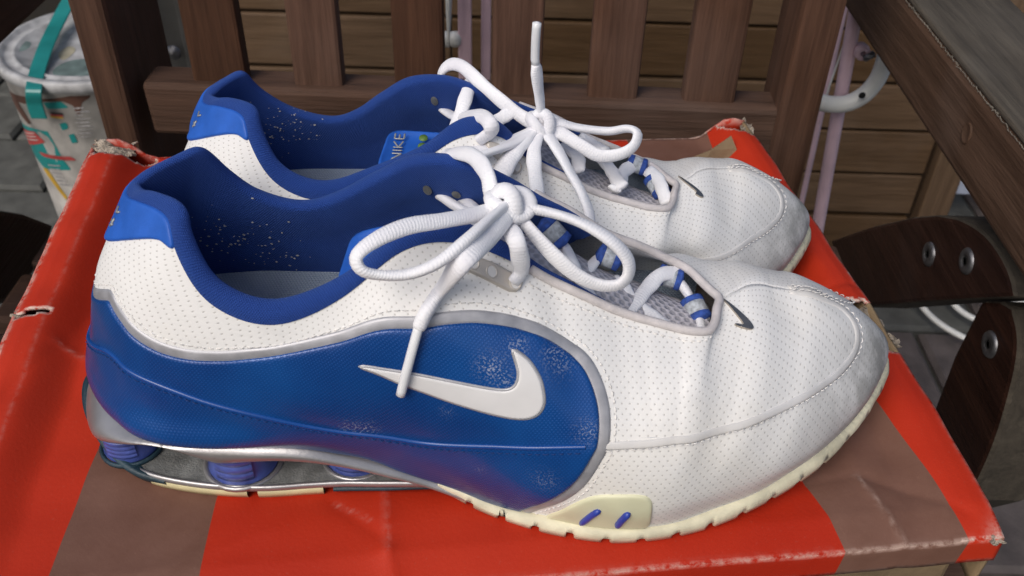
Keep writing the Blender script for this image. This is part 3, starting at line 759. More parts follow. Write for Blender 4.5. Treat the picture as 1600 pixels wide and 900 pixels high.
# silver heel cradle: top edge under the panel, lower edge scalloped over the columns
cr_top = [(150,-45,4.5),(138,-41.5,6.3),(124,-38.8,11),(110,-38.8,17.4),(97,-38.8,23),(80,-39.8,28.6),(62,-39.8,30.2),(43,-38.8,29.6),(24,-36.4,28.6),(13.7,-31.5,27.6),(4,-23.5,26.6),(-3,-15,25.6),(-7.6,-6,26.6),(-8.6,0,27)]
cr_mid = [(148,-45.5,3.2),(136,-42.5,4.4),(122,-40.6,9),(108,-41.2,15),(95,-42,20.5),(79,-43,25.4),(61,-43.5,26.8),(44,-42.5,26.2),(24,-40,27.6),(12,-36.4,25.2),(0,-29,21.8),(-7.5,-19,19.3),(-12.2,-7.5,19.5),(-13.2,0,19.5)]
cr_low = [(147,-44,2.4),(135,-40.5,3.4),(119,-38,9.2),(105.5,-38,14.8),(88,-39.5,19.6),(72,-41,22.3),(60,-42.2,22.6),(48,-42,21),(39,-41.2,23.6),(28,-40,28),(15,-36.8,23.6),(1,-30,17.4),(-7,-21,12.8),(-13,-9,12),(-14,0,12)]
A, B_, C_ = samen(sm(cr_top)), samen(sm(cr_mid)), samen(sm(cr_low))
A0 = A.copy(); A0[:, 1] *= .9; A0[:, 0] = A0[:, 0]+np.where(A0[:, 0] < .01, .003, 0)
D_ = C_.copy(); D_[:, 1] *= .93; D_[:, 0] += np.where(D_[:, 0] < .02, .003, 0); D_[:, 2] += .0004
E_ = C_.copy(); E_[:, 1] *= .2; E_[:, 0] += np.where(E_[:, 0] < .02, .012, 0); E_[:, 2] = np.maximum(E_[:, 2], .006)+.004
def bez(a, b, c, n): return [a*(1-t)**2+2*t*(1-t)*b+c*t*t for t in np.linspace(0, 1, n)]
loft('heel_cradle', [A0]+bez(A, 2*B_-.5*(A+C_), C_, 9)+[D_, E_], MT['silver'])
# lower silver tray, dusty dark recess, columns
tr = [(128,-37.5,7),(115,-37.5,6.6),(102,-37.5,6),(90,-37.5,5.6),(78,-38.5,5.4),(62,-40.5,5.4),(45,-40.5,5.4),(30,-38.8,5.4),(18,-36,5.4),(8,-31,5),(0,-22,6.4),(-7,-12,7.5),(-9.5,0,8)]
T0 = samen(sm(tr)); up_ = lambda P, d, z: np.stack([P[:, 0]*(1-d*.6)+.06*d*.6, P[:, 1]*(1-d), P[:, 2]+z], 1)
loft('heel_tray', [up_(T0, .03, -.0016), up_(T0, 0, -.0012), up_(T0, -.005, -.0003), up_(T0, -.004, .0008), up_(T0, .012, .0014), up_(T0, .030, .0012), up_(T0, .042, .0004)], MT['silver'], flip=True)
dk = [up_(T0, .040, .0006)]+[up_(T0, d, .0003) for d in (.2, .5, .8, 1.)]
loft('tray_recess', dk, MT['dark_plate'], flip=True)
cols = [(7, -21, 10.0, .95), (51, -27, 12.4, 1.), (93, -22.5, 11.2, .9), (8, 19, 10.0, .95), (51, 25, 12.4, 1.), (93, 21, 11.2, .9)]
for x, y, r, k in cols:
    zt = 18.5 if x < 20 else (25 if x < 90 else 21); m = MB(); zb = 5.5 if x > 20 else 6.0
    V, Fc = lathe([(0, zb/1000), (r*1.02/1000, zb/1000), (r*1.06/1000, (zb+1.2)/1000), (r/1000, (zb+3)/1000), (r*.93/1000, (zb+9)/1000), (r*.98/1000, zt/1000), (0, zt/1000)], 28, (x/1000, y/1000, 0)); m.add(V, Fc)
    col = m.build('shock_column', MT['column'], shoe)
    sg = 1 if y < 0 else -1
    fp = MB(); a0 = -math.pi/2 if y < 0 else math.pi/2
    z1, z2 = zb+2.6, zt-1.0; pr = [(r*.9, z1)]; ng = 4; hh = (z2-z1)/ng
    for g in range(ng): pr += [(r*1.05, z1+g*hh+.5), (r*1.05, z1+(g+1)*hh-.5), (r*1.015, z1+(g+1)*hh-.15), (r*1.015, z1+(g+1)*hh+.15)]
    pr[-1] = (r*.9, z2); V, Fc = lathe([(a/1000, b/1000) for a, b in pr], 8, (x/1000, y/1000, 0), a0-.55, a0+.55); fp.add(V, Fc)
    fp.build('column_block', MT['column'], col)
    cup = MB(); V, Fc = lathe([((r*1.03)/1000, (zb-.6)/1000), ((r*1.2)/1000, (zb-.6)/1000), ((r*1.22)/1000, (zb+.7)/1000), ((r*1.14)/1000, (zb+1.5)/1000), ((r*1.06)/1000, (zb+.6)/1000)], 28, (x/1000, y/1000, 0)); cup.add(V, Fc)
    cup.build('column_cup', MT['silver'] if x > 20 else MT['teal_rubber'], col)
# heel rubber pieces
def sub(P, s0, s1, side): return P[(P[:, 0] > s0) & (P[:, 0] < s1) & ((P[:, 1] < 0) == (side < 0))]
for side in (-1, 1):
    for s0, s1 in ((.017, .0565), (.0575, .0838)):
        q = sub(T0, s0, s1, side)
        if len(q) < 3: continue
        c = q.copy(); lf = [np.stack([c[:, 0], c[:, 1]*a, np.maximum(0, c[:, 2]*0+z)], 1) for a, z in ((.8, .0046), (1.0, .0045), (1.006, .0026), (.985, 0.0), (.75, 0.0))]
        o = loft('heel_lug', lf, MT['yellowed'], flip=(side > 0))
tl = [(24,-38.2,5.2,0.2),(13,-35.5,6.5,.8),(4,-30.5,8.5,2),(-5,-22.3,12.5,4.5),(-12,-12,17,7.5),(-15,0,19.5,9)]
tp = samen(resample(crom(ringpts(both([(a, b, c) for a, b, c, d in tl])), 8), .001), 60); bt = samen(resample(crom(ringpts(both([(a+1.5, b*.96, d) for a, b, c, d in tl])), 8), .001), 60)
out_ = lambda P, d: np.stack([P[:, 0]-d*np.clip((.03-P[:, 0])/.03, 0, 1), P[:, 1]*(1+d*9), P[:, 2]], 1)
loft('heel_rubber', [up_(tp, .12, -.002), up_(tp, .03, .0004), out_(tp, .0008), out_((tp+bt)/2, .0012), out_(bt, .0006), up_(bt, .15, .001)], MT['teal_rubber'], flip=True)
ar = [(128,-36.5,3.2),(118,-36.5,2.2),(105,-37,1.6),(92,-37.3,1.2),(86,-37.6,1.0)]
for sg in (1, -1):
    q = resample(crom(ringpts(ar)*[1, sg, 1], 6), .001)
    loft('arch_rubber', [np.stack([q[:, 0], q[:, 1]*a, q[:, 2]+z], 1) for a, z in ((.8, .0022), (1., .0022), (1.01, .0012), (.98, 0), (.7, 0))], MT['teal_rubber'], flip=(sg < 0))
# ---------------------------------------------------------------- the second shoe: the other foot
far_shoe = empty('running_shoe', FAR_LOC, FAR_RZ); far_shoe.scale = (FAR_SC,)*3
tag(far_shoe, 'rear running shoe, standing behind the one with the tick emblem, lace end pointing straight up', 'shoe', 'pair of running shoes')
SKIP = {'side_panel', 'seam_ridge', 'seam_stitch', 'quarter_stitch', 'panel_trim', 'tick_emblem', 'forefoot_overlay'}
def twin(o, parent):
    c = o.copy(); me = o.data.copy(); c.data = me
    co = np.empty(len(me.vertices)*3, np.float32); me.vertices.foreach_get('co', co)
    me.vertices.foreach_set('co', far_warp(co.reshape(-1, 3)).astype(np.float32).ravel()); me.update()
    if o.name.startswith('insole'): me.transform(Matrix.Translation((0, 0, .006)))
    COL.objects.link(c); c.parent = parent
    for ch in [k for k in bpy.data.objects if k.parent == o]:
        if ch.name != 'emblem_edge': twin(ch, c)
for ch in [k for k in bpy.data.objects if k.parent == shoe]:
    if ch.name.split('.')[0] in SKIP or ch.name == 'emblem_edge': continue
    twin(ch, far_shoe)
FARI = (Matrix.Translation(FAR_LOC) @ Matrix.Rotation(FAR_RZ, 4, 'Z') @ Matrix.Diagonal((FAR_SC, FAR_SC, FAR_SC, 1))).inverted()
def loc_near(P): return np.asarray(P)-[NX0, NY0, 0]
def loc_far(P): return np.array([FARI @ Vector(p) for p in np.asarray(P)])
YF = lambda: 0
def near_y(px, d): return NY0+d/1000
def far_y(px, d): return .3335+math.tan(FAR_RZ)*((px-800)/1460*.47+.1455)+d/1000
def lpt(p, yf):
    """a lace point: at a depth beyond the middle plane, or (None) lying on the shoe's surface"""
    if p[2] is None:
        sh = near if yf is near_y else far; u, v = sh.px(p[:2]); return sh.world(S(u, v)+SN(u, v)*(p[3] if len(p) > 3 else .0034))
    return at(p[0], p[1], yf(p[0], p[2]))
def lace_pts(L, yf, step=.0012):
    return resample(crom(np.array([lpt(p, yf) for p in L]), 10), step)
def lace(L, yf, wd=.0026, th=.0017, wf=None, mb=None, tolocal=loc_near, up=None):
    P = tolocal(lace_pts(L, yf)); n = len(P); t = np.linspace(0, 1, n)
    rw = np.full(n, wd)*(1+.05*np.sin(t*23+L[0][0])) if wf is None else np.interp(t, wf[0], wf[1])
    rh = np.minimum(th, rw)*(1+.06*np.sin(t*17+L[0][1])); mb.add(*tube(P, rw, rh, 14, up=up, twist=.7*np.sin(np.linspace(0, P.shape[0]*.0012/.022, n)+L[0][0]*.1)))
def knot(c, y, r, mb, tolocal, tilt=0.):
    K = at(c[0], c[1], y)
    for k, (a, b, rr) in enumerate(((.2, .3, 1.), (1.1, -.5, .9))):
        R_ = Matrix.Rotation(a+tilt, 3, 'Y') @ Matrix.Rotation(b, 3, 'X')
        ring = np.array([np.array(R_ @ Vector((math.cos(q)*r*rr*.8, math.sin(q)*r*rr*.55, .0012*math.sin(2*q))))+K for q in np.linspace(0, 2*math.pi, 40, endpoint=False)])
        mb.add(*tube(tolocal(ring), .0028, .0023, 12, closed=True))
# near laces (pixel, pixel, millimetres beyond the shoe's middle plane)
mb = MB()
def nl(L, **k): lace(L, near_y, mb=mb, tolocal=loc_near, **k)
nl([(792,322,-12),(765,330,-16),(735,337,-22),(690,345,-29),(640,353,-35),(600,368,-40),(568,388,-44),(556,405,-46),(566,423,-47),(595,430,-46),(640,428,-45),(685,410,-44),(725,378,-38),(762,345,-26),(796,318,-14)])
nl([(800,325,-14),(765,366,-28),(722,408,-42),(688,450,None,.0036),(666,485,None,.0036),(655,508,None,.0036)], wf=([0, .35, .7, .9, 1], [.0030, .0036, .0040, .0037, .0019]), th=.0022)
nl([(800,322,-12),(835,327,-13),(880,338,-15),(920,354,-17),(957,378,-19),(980,404,-20),(982,428,-21),(968,444,-22),(940,446,-22),(905,432,-22),(870,404,-21),(838,370,-18),(806,332,-13)], wd=.0030)
nl([(770,345,-8),(790,352,-14),(806,375,-26),(812,400,-27),(808,425,None,.004),(800,442,None,.002)], wd=.0029)
nl([(690,256,24),(705,241,20),(728,240,12),(748,252,4),(762,275,-4),(768,300,-8),(780,318,-10)], wd=.0029)
nl([(667,295,35),(674,299,28),(690,308,22),(712,322,14),(735,334,2),(752,345,-6)])
nl([(712,302,32),(719,307,25),(730,318,18),(745,330,6),(765,340,-4)])
nl([(736,346,-6),(720,356,-12),(704,360,-16)], wd=.0032)
# crossings inside the throat
nl([(858,362,14),(868,374,11),(884,388,8),(896,412,-4),(906,436,-8),(922,462,-14),(934,480,-16)])
nl([(966,400,14),(952,402,11),(935,404,12),(920,420,4),(906,440,-4),(892,456,-10),(880,472,-14)])
nl([(1060,426,12),(1032,430,8),(1012,450,2),(996,470,-4),(974,500,-12)], wd=.0029)
nl([(958,440,6),(972,452,0),(984,470,-3),(1008,490,-8),(1042,514,-14)], wd=.0032)
nl([(1046,424,12),(1066,446,8),(1082,472,2),(1093,498,-5),(1098,522,-11)])
knot((797,318), NY0-.013, .0075, mb, loc_near)
lace_o = mb.build('lace', MT['lace'], shoe)
ag = loc_near(np.array([lpt((x, y, None, .0036), near_y) for x, y in ((656,503),(648,530),(638,568),(628,606))]))
m = MB(); m.add(*tube(resample(ag, .002), .0016, .0015, 14)); m.build('aglet', MT['aglet'], lace_o)
# webbing loops on the inner eyelet edge
def loops(spec, yf, parent, tolocal):
    for a, b, da, db in spec:
        A = tolocal([at(a[0], a[1], yf(a[0], da))])[0]; B = tolocal([at(b[0], b[1], yf(b[0], db))])[0]
        ax = B-A; L_ = np.linalg.norm(ax); o = None
        for f0, f1, mt, r in ((0, .24, 'web_blue', .0047), (.24, .76, 'web_grey', .0045), (.76, 1, 'web_blue', .0047)):
            P = np.array([A+ax*f for f in np.linspace(f0, f1, 4)]); m = MB(); m.add(*tube(P, r*.95, r*.8, 14))
            q = m.build('webbing_loop' if o is None else 'loop_stripe', MT[mt], parent if o is None else o); o = o or q
loops([((850,346),(880,380),12,8),((936,396),(968,408),12,10),((1030,428),(1064,438),12,10),((1080,468),(1096,500),3,-5)], near_y, shoe, loc_near)
# far laces
mb = MB()
def fl(L, **k): lace(L, far_y, mb=mb, tolocal=loc_far, **k)
fl([(848,196,-8),(845,168,-8),(841,135,-9),(837,100,-10)], wf=([0, .5, .9, 1], [.0032, .0034, .0034, .0019]))
fl([(838,200,-10),(800,218,-18),(760,232,-25),(722,240,-32),(701,243,-36),(704,248,-38),(730,249,-36),(765,238,-30),(800,225,-22),(838,205,-12)], wd=.0029)
fl([(689,130,26),(690,113,25),(703,101,24),(722,104,20),(745,124,12),(780,155,2),(812,180,-4),(840,196,-8)], wd=.0030)
fl([(741,124,26),(737,127,22),(734,134,14),(727,155,6),(719,180,0),(711,200,-4)], wd=.0030)
fl([(677,156,34),(684,161,26),(694,172,20),(712,182,8),(735,180,-8),(754,182,-19),(766,194,-26),(763,208,None,.0042),(746,221,None,.001)], wd=.0032)
fl([(804,172,-2),(780,187,-4),(762,198,-4)], wd=.0030)
fl([(846,198,-9),(872,192,-8),(905,200,-8),(950,205,-9),(980,201,-11),(996,208,-14),(990,228,-17),(968,241,-19),(935,243,-18),(905,226,-15),(875,208,-11),(850,200,-9)], wd=.0029)
fl([(836,202,-10),(812,228,-20),(794,252,-28),(780,278,-33)], wd=.0042, th=.0026)
fl([(840,204,-11),(834,240,-24),(837,280,-34),(843,318,-42),(845,335,-46)], wd=.0030)
fl([(850,204,-11),(870,232,-20),(890,268,-30),(908,300,-38),(920,330,-44),(922,350,-48)], wd=.0032)
fl([(880,226,2),(895,236,-2),(904,250,-6),(903,268,-14)], wd=.0030)
fl([(940,250,6),(952,262,0),(962,278,-8),(972,292,-16)], wd=.0030)
fl([(990,258,8),(975,268,2),(970,284,-6),(960,296,-16)], wd=.0030)
fl([(1012,266,6),(1028,280,0),(1036,300,-8),(1042,318,-14)], wd=.0030)
fl([(905,216,4),(925,226,0),(945,236,-6)], wd=.0032)
knot((850,197), far_y(850, -9), .0078, mb, loc_far, .3)
lace_f = mb.build('lace', MT['lace'], far_shoe)
ag = loc_far(np.array([at(837,99, far_y(837,-10)), at(836,92, far_y(837,-10)), at(837,60, far_y(837,-11)), at(839,36, far_y(837,-11))]))
m = MB(); m.add(*tube(resample(ag, .002), .0019, .0018, 14)); m.build('aglet', MT['aglet'], lace_f)
loops([((983,254),(1008,262),10,8),((1018,278),(1036,304),4,-4)], far_y, far_shoe, loc_far)
# tongue tabs (folded rubber plate at the tongue's top edge)
def quad_plate(name, c4, yf, tolocal, parent, mat, th=.003):
    P = [at(a, b, yf(a, d)) for a, b, d in c4]; P = crom(np.array(P), 1, True)
    A, B, C, D = P; n_ = np.cross(B-A, D-A); n_ /= np.linalg.norm(n_)
    if n_ @ (_C-A) < 0: n_ = -n_
    pts = []
    for (p, q, r) in ((D, A, B), (A, B, C), (B, C, D), (C, D, A)):
        a, b = q+(p-q)*.22, q+(r-q)*.22
        pts += [a*(1-t)**2+2*t*(1-t)*q+b*t*t for t in (0, .25, .5, .75, 1)]
    pts = np.array(pts)
    if np.cross(pts[1]-pts[0], pts[8]-pts[0]) @ n_ < 0: pts = pts[::-1]
    n = len(pts); c = pts.mean(0); prof = ((1, -th), (1, 0), (.97, th*.5), (.9, th*.55), (.86, th*.3), (.5, th*.3))
    V = [c+(p-c)*s+n_*z for s, z in prof for p in pts]+[c+n_*th*.3]; Fc = []
    for k in range(len(prof)-1):
        for i in range(n): j = (i+1) % n; Fc.append((k*n+i, k*n+j, (k+1)*n+j, (k+1)*n+i))
    k = len(prof)-1
    for i in range(n): Fc.append((k*n+i, k*n+(i+1) % n, len(V)-1))
    return mesh(name, tolocal(V), Fc, mat, parent), (A, B, C, D, n_)
tabn, _ = quad_plate('tongue_tab', [(524,456,-22),(553,366,4),(690,340,4),(650,420,-24)], near_y, loc_near, shoe, MT['rubber'])
tabf, (A, B, C, D, n_) = quad_plate('tongue_tab', [(586,268,-20),(608,206,6),(712,212,6),(680,270,-20)], far_y, loc_far, far_shoe, MT['rubber'])
def letters(name, strokes, org, X, Y, h, wd, parent, tolocal, mat, n_):
    m = MB()
    for st in strokes:
        P = np.array([org+X*x*h+Y*y*h+n_*.0012 for x, y in st]); m.add(*tube(tolocal(resample(P, .0006)), wd, wd*.6, 8))
    return m.build(name, mat, parent)
O = at(626,253, far_y(626,-14)); P1 = at(634,206, far_y(634,4)); X = (P1-O); Lx = np.linalg.norm(X); X /= Lx
Y = np.cross(n_, X); Y /= np.linalg.norm(Y)
h = Lx/3.4
GL = [[[(0,0),(0,1),(.62,0),(.62,1)]], [[(0,0),(0,1)]], [[(0,0),(0,1)],[(.6,1),(0,.45),(.65,0)]], [[(.55,0),(0,0),(0,1),(.55,1)],[(0,.5),(.45,.5)]]]
xo = 0; st = []
for gl, adv in zip(GL, (.95, .32, .92, .85)):
    for s_ in gl: st.append([(x+xo, y) for x, y in s_])
    xo += adv
k = 3.2/xo
letters('tab_lettering', [[(x*k, y*.70) for x, y in s_] for s_ in st], O, X, Y, h, .00042, tabf, loc_far, MT['lettering'], n_)
c = at(661,224, far_y(661,-4)); m = MB()
for i in range(2):
    cc = c+X*(-.003+.005*i); V, Fc = lathe([(0, .0006), (.0017, .0006), (.0019, 0)], 10); R_ = n_
    ux = X; uy = Y; m.add(loc_far([cc+ux*v[0]+uy*v[1]+n_*(v[2]+.0009) for v in V]), Fc)
m.build('tab_mark', MT['lime'], tabf)
# heel mark: a small plus beside the tick on each heel tab
def heel_plus(sh, p, parent, tolocal, sz):
    uv = sh.px(p); q = S(*uv); n = SN(*uv); q = q if sh.warp is None else sh.warp(q[None])[0]; Xn = np.cross([0, 0, 1.], n); Xn /= np.linalg.norm(Xn); Yn = np.cross(n, Xn); m = MB()
    fl_ = 1.
    for a in (Xn, Yn): m.add(*tube((np.array([q-a*sz, q, q+a*sz])+n*.0014)*fl_, .0005, .0004, 6))
    q2 = q+Yn*sz*2.2-Xn*sz*1.2
    m.add(*tube((np.array([q2-Xn*sz*1.2+Yn*sz*.5, q2-Yn*sz*.3, q2+Xn*sz*1.5+Yn*sz*.9])+n*.0014)*fl_, .0005, .0004, 6))
    m.build('heel_mark', MT['lettering'], parent)
def tab_of(r): return [o for o in bpy.data.objects if o.parent == r and o.name.startswith('heel_tab')][0]
heel_plus(near, (182,350), tab_of(shoe), loc_near, .0016)
heel_plus(far, (309,196), tab_of(far_shoe), loc_far, .0016)
# chrome tick on each toe
def toe_tick(sh, px_, parent, flip, thick=.0009):
    """small emblem moulded onto the toe: outline found on the surface, then thickened"""
    B = resample(crom(np.array(px_, float), 4, True), 1.6, True); mn, mx = B.min(0), B.max(0)
    def hit(p):
        d = ray(*p); o = sh.I @ Vector(_C); dl = (sh.I.to_3x3() @ Vector(d)).normalized(); h = sh.B.ray_cast(o, dl)
        n = np.array(h[1]); n = n if n @ np.array(dl) < 0 else -n; return np.array(h[0]), n
    c = B.mean(0); r = delaunay_2d_cdt([Vector(p) for p in B], [(i, (i+1) % len(B)) for i in range(len(B))], [], 1, 1e-6)
    P2 = np.array([tuple(v) for v in r[0]]); H = [hit(p) for p in P2]; n0 = np.mean([h[1] for h in H], 0); n0 /= np.linalg.norm(n0)
    nb = len(P2); V = [h[0]-n0*.0003 for h in H]+[h[0]+n0*thick for h in H]; Fc = [tuple(i+nb for i in f) for f in r[2]]
    ed = {}
    for f in r[2]:
        for k in range(len(f)):
            e = (f[k], f[(k+1) % len(f)]); ed[e] = 1
    for a_, b_ in list(ed):
        if (b_, a_) not in ed: Fc.append((b_, a_, a_+nb, b_+nb))
    fl_ = np.array([1, -1 if flip else 1, 1]); o = mesh('toe_emblem', np.array(V)*fl_, Fc, MT['chrome'], parent, None, False)
    bm = bmesh.new(); bm.from_mesh(o.data); bmesh.ops.recalc_face_normals(bm, faces=bm.faces); bm.to_mesh(o.data); bm.free()
    bevel_mod(o, .0003, 2, 40)
toe_tick(near, [(1128,467),(1140,475),(1158,490),(1171,503),(1177,513),(1172,516),(1158,513),(1147,508),(1152,507),(1161,508),(1152,495),(1138,478)], shoe, False)
toe_tick(far, [(1059,276),(1072,284),(1085,293),(1095,302),(1099,309),(1094,309),(1086,304),(1088,301),(1080,294),(1068,284)], far_shoe, False)
# lace holes in the inner lining
LBVF = BVHTree.FromPolygons([tuple(p) for p in far_warp(LV.reshape(-1, 3))], lin_faces)
def lining_hit(sh, p):
    d = ray(*p); o = sh.I @ Vector(_C); dl = (sh.I.to_3x3() @ Vector(d)).normalized(); h = (LBVH if sh is near else LBVF).ray_cast(o, dl)
    return (np.array(h[0]), np.array(h[1]), dl) if h[0] is not None else None
def hole(sh, p, parent, flip):
    h = lining_hit(sh, p)
    if not h: return
    q, n, dl = h; n = n if n @ np.array(dl) < 0 else -n
    X_ = np.cross(n, [0, 0, 1.]); X_ /= np.linalg.norm(X_); Y_ = np.cross(n, X_); fl_ = np.array([1, -1 if flip else 1, 1])
    ring = np.array([q+n*.0004+X_*math.cos(a)*.0016+Y_*math.sin(a)*.0029 for a in np.linspace(0, 2*math.pi, 16, endpoint=False)])
    V = [tuple(r*fl_) for r in ring]+[tuple((q+n*.0009)*fl_)]
    mesh('lining_eyelet', V, [(i, (i+1) % 16, 16) for i in range(16)], MT['dark_plate'], parent)
hole(near, (668,296), shoe, False); hole(near, (713,303), shoe, False); hole(far, (679,157), far_shoe, False)
# plaster crumbs on the linings
def fworld(sh, q): return np.array(sh.M @ Vector(q))
def crumbs(sh, boxes, label, yf):
    m = MB(); fl = sh is far
    for cx, cy, sx, sy, n in boxes:
        for _ in range(n):
            p = (cx+rng.normal()*sx, cy+rng.normal()*sy); h = lining_hit(sh, p)
            if not h: continue
            q, nn, dl = h; nn = nn if nn @ np.array(dl) < 0 else -nn
            
            if q[1] < .008 or q[2] > .098: continue
            q = fworld(sh, q+nn*.0001); r = min(.00045, abs(rng.normal())*.00022+.00012); V = []
            a0 = rng.uniform(0, 6.28)
            for k in range(6):
                a = a0+k/6*6.28; V.append(q+np.array([math.cos(a)*r*rng.uniform(.5, 1.7), -.0003, math.sin(a)*r*rng.uniform(.5, 1.3)]))
            V.append(q+np.array([0, -r*.9, r*.3])); m.add(V, [(k, (k+1) % 6, 6) for k in range(6)])
    o = m.build('plaster_crumbs', MT['crumb'], None, smooth=False); tag(o, label, 'crumbs', None, 'stuff')
crumbs(near, [(350,372,36,22,48),(410,385,38,22,26),(430,400,22,10,16),(330,345,20,15,8)], 'white plaster crumbs clinging to the blue lining of the nearer shoe', near_y)
crumbs(far, [(440,200,32,22,60),(405,165,15,30,12),(480,195,12,10,8)], 'white plaster crumbs clinging to the blue lining of the rear shoe', far_y)
# ---------------------------------------------------------------- the shoe box
BYAW = math.radians(7.4); cB, sB = math.cos(BYAW), math.sin(BYAW)
shoebox = empty('shoe_box', (0, 0, 0), BYAW)
tag(shoebox, 'battered red and brown cardboard box with a sunken lid under both shoes', 'shoe box')
def bxy(px, py, z=0): q = atz(px, py, z); return np.array([cB*q[0]+sB*q[1], -sB*q[0]+cB*q[1]])
XL, XR, YFr, YB = -.1745, .2075, .1872, .478
def smst(a, b, x): t = np.clip((x-a)/(b-a), 0, 1); return t*t*(3-2*t)
fold_lines = []
def add_fold(p, q, amp, wd): fold_lines.append((bxy(*p), bxy(*q), amp, wd))
add_fold((601,765),(603,862),.0011,.0035); add_fold((603,862),(612,905),.0016,.004)
add_fold((512,782),(594,838),-.0008,.003)
add_fold((1335,740),(1500,800),-.0012,.0035); add_fold((1335,740),(1412,846),.0010,.0022); add_fold((1335,740),(1255,756),-.0010,.004)
add_fold((1335,740),(1325,680),.0006,.003); add_fold((95,552),(160,566),.0008,.0022); add_fold((110,545),(20,640),-.0006,.004)
add_fold((160,470),(100,560),-.0005,.003); add_fold((1270,480),(1330,470),-.0010,.002)
add_fold((200,900),(420,830),.0005,.006); add_fold((1180,880),(1290,800),.0005,.006)
def seg_d(P, a, b):
    ab = b-a; t = np.clip(((P-a)@ab)/(ab@ab), 0, 1); return np.linalg.norm(P-(a+t[:, None]*ab), axis=1)
def lid_h(x, y):
    P = np.stack([x, y], 1); h = np.full(len(x), -.0012)*np.exp(-((x-.01)/.12)**2-((y-.33)/.1)**2)
    fr = np.clip((y-.187)/.13, 0, 1)**.8; wob = .0012*np.sin(y*95+x*20)+.0008*np.sin(y*211)
    a = x-XL; hl = .0125*(1-smst(.012, .031, a+.3*wob))-np.clip(.006-a, 0, 1)*.35
    b = XR-x; hr = .0125*(1-smst(.010, .030, b+.3*wob))-np.clip(.006-b, 0, 1)*.35
    h += (hl+hr)*(fr*.93+.07)+wob*.3
    c = y-YFr; h += -.0035*np.clip((.0135-c)/.0135, 0, 1)**1.1
    for p, q, amp, wd in fold_lines: h += amp*np.exp(-seg_d(P, p, q)/wd)
    h += .0004*np.sin(x*60+y*33)*np.sin(y*71-x*20)
    return h
def poly_sd(P, poly):
    d = np.full(len(P), 1e9); ins = np.zeros(len(P), bool); n = len(poly)
    for i in range(n):
        a, b = poly[i], poly[(i+1) % n]; d = np.minimum(d, seg_d(P, a, b))
        c = ((a[1] > P[:, 1]) != (b[1] > P[:, 1])) & (P[:, 0] < (b[0]-a[0])*(P[:, 1]-a[1])/(b[1]-a[1]+1e-15)+a[0]); ins ^= c
    return np.where(ins, d, -d)
bandL = [np.array(q) for q in [(-.1215,.31),(-.1245,.28),(-.1267,.2541),(-.1288,.225),(-.1303,.2017),(-.131,.186),(-.1315,.16),(-.081,.16),(-.0808,.186),(-.0801,.197),(-.0781,.2293),(-.074,.26),(-.071,.31)]]
bandR = [np.array(q) for q in [(.135,.49),(.136,.40),(.138,.30),(.140,.235),(.1427,.2168),(.1457,.200),(.1470,.187),(.1440,.160),(.1900,.160),(.1938,.187),(.1928,.196),(.1905,.2172),(.1880,.239),(.1845,.29),(.1800,.348),(.178,.41),(.186,.49)]]
def band_attr(P): return np.maximum(poly_sd(P, bandL), poly_sd(P, bandR))
# top sheet
gx = np.concatenate([np.linspace(XL, XL+.036, 30), np.linspace(XL+.036, XR-.036, 190)[1:-1], np.linspace(XR-.036, XR, 30)]); gy = np.linspace(YFr, YB, 190)
def torn(x, y):     # edge bites where the board has ripped
    out = np.zeros(len(x), bool)
    for cx, cy, r, kx in ((XL, .3285, .0013, .014), (XR, .288, .010, .016), (XR, .2995, .006, .026), (XR, .474, .010, .014), (XL+.012, .474, .009, .016)):
        rr = ((x-cx)/kx)**2+((y-cy-.15*(np.abs(x-cx)))/r)**2; out |= rr < 1+.5*np.sin(x*2900+y*1700)
    return out
X_, Y_ = np.meshgrid(gx, gy, indexing='ij'); xf, yf_ = X_.ravel(), Y_.ravel(); P2 = np.stack([xf, yf_], 1)
zt = lid_h(xf, yf_)
wear = .48*np.exp(-np.abs(yf_-YFr)/.0006)+.16*np.exp(-np.abs(xf-XL-.0135)/.0005)*(yf_ > .25)+.6*np.exp(-np.abs(xf-XL)/.0006)+.4*np.exp(-np.abs(xf-XR)/.0006)
wear += .4*np.exp(-seg_d(P2, bxy(1335,740), bxy(1412,846))/.0005)+.35*np.exp(-seg_d(P2, bxy(95,552), bxy(160,566))/.0005)+.25*np.exp(-seg_d(P2, bxy(601,765), bxy(603,862))/.0006)+.3*np.exp(-seg_d(P2, bxy(520,786), bxy(575,812))/.0004)
wear += .7*np.exp(-(((xf-XR)**2+(yf_-YFr)**2)/.005**2))
tr_ = torn(xf, yf_); n1, n2 = len(gx), len(gy)
edge_t = np.zeros((n1, n2)); tt = tr_.reshape(n1, n2)
for dx in (-1, 0, 1):
    for dy in (-1, 0, 1): edge_t = np.maximum(edge_t, np.roll(np.roll(tt, dx, 0), dy, 1))
wear = np.maximum(wear, edge_t.ravel()*1.3)
Fc = []
for i in range(n1-1):
    for j in range(n2-1):
        if tt[i, j] or tt[i+1, j] or tt[i, j+1] or tt[i+1, j+1]: continue
        Fc.append((i*n2+j, (i+1)*n2+j, (i+1)*n2+j+1, i*n2+j+1))
def skx(x, y): return x+(x-XL)/(XR-XL)*(.0018-.034*(y-YFr))*1.0
lid = mesh('lid_top', np.stack([skx(xf, yf_), yf_, zt], 1), Fc, MT['card'], shoebox, None, True, {'band': band_attr(P2), 'wear': wear})
s_ = lid.modifiers.new('board', 'SOLIDIFY'); s_.thickness = .0016; s_.offset = -1
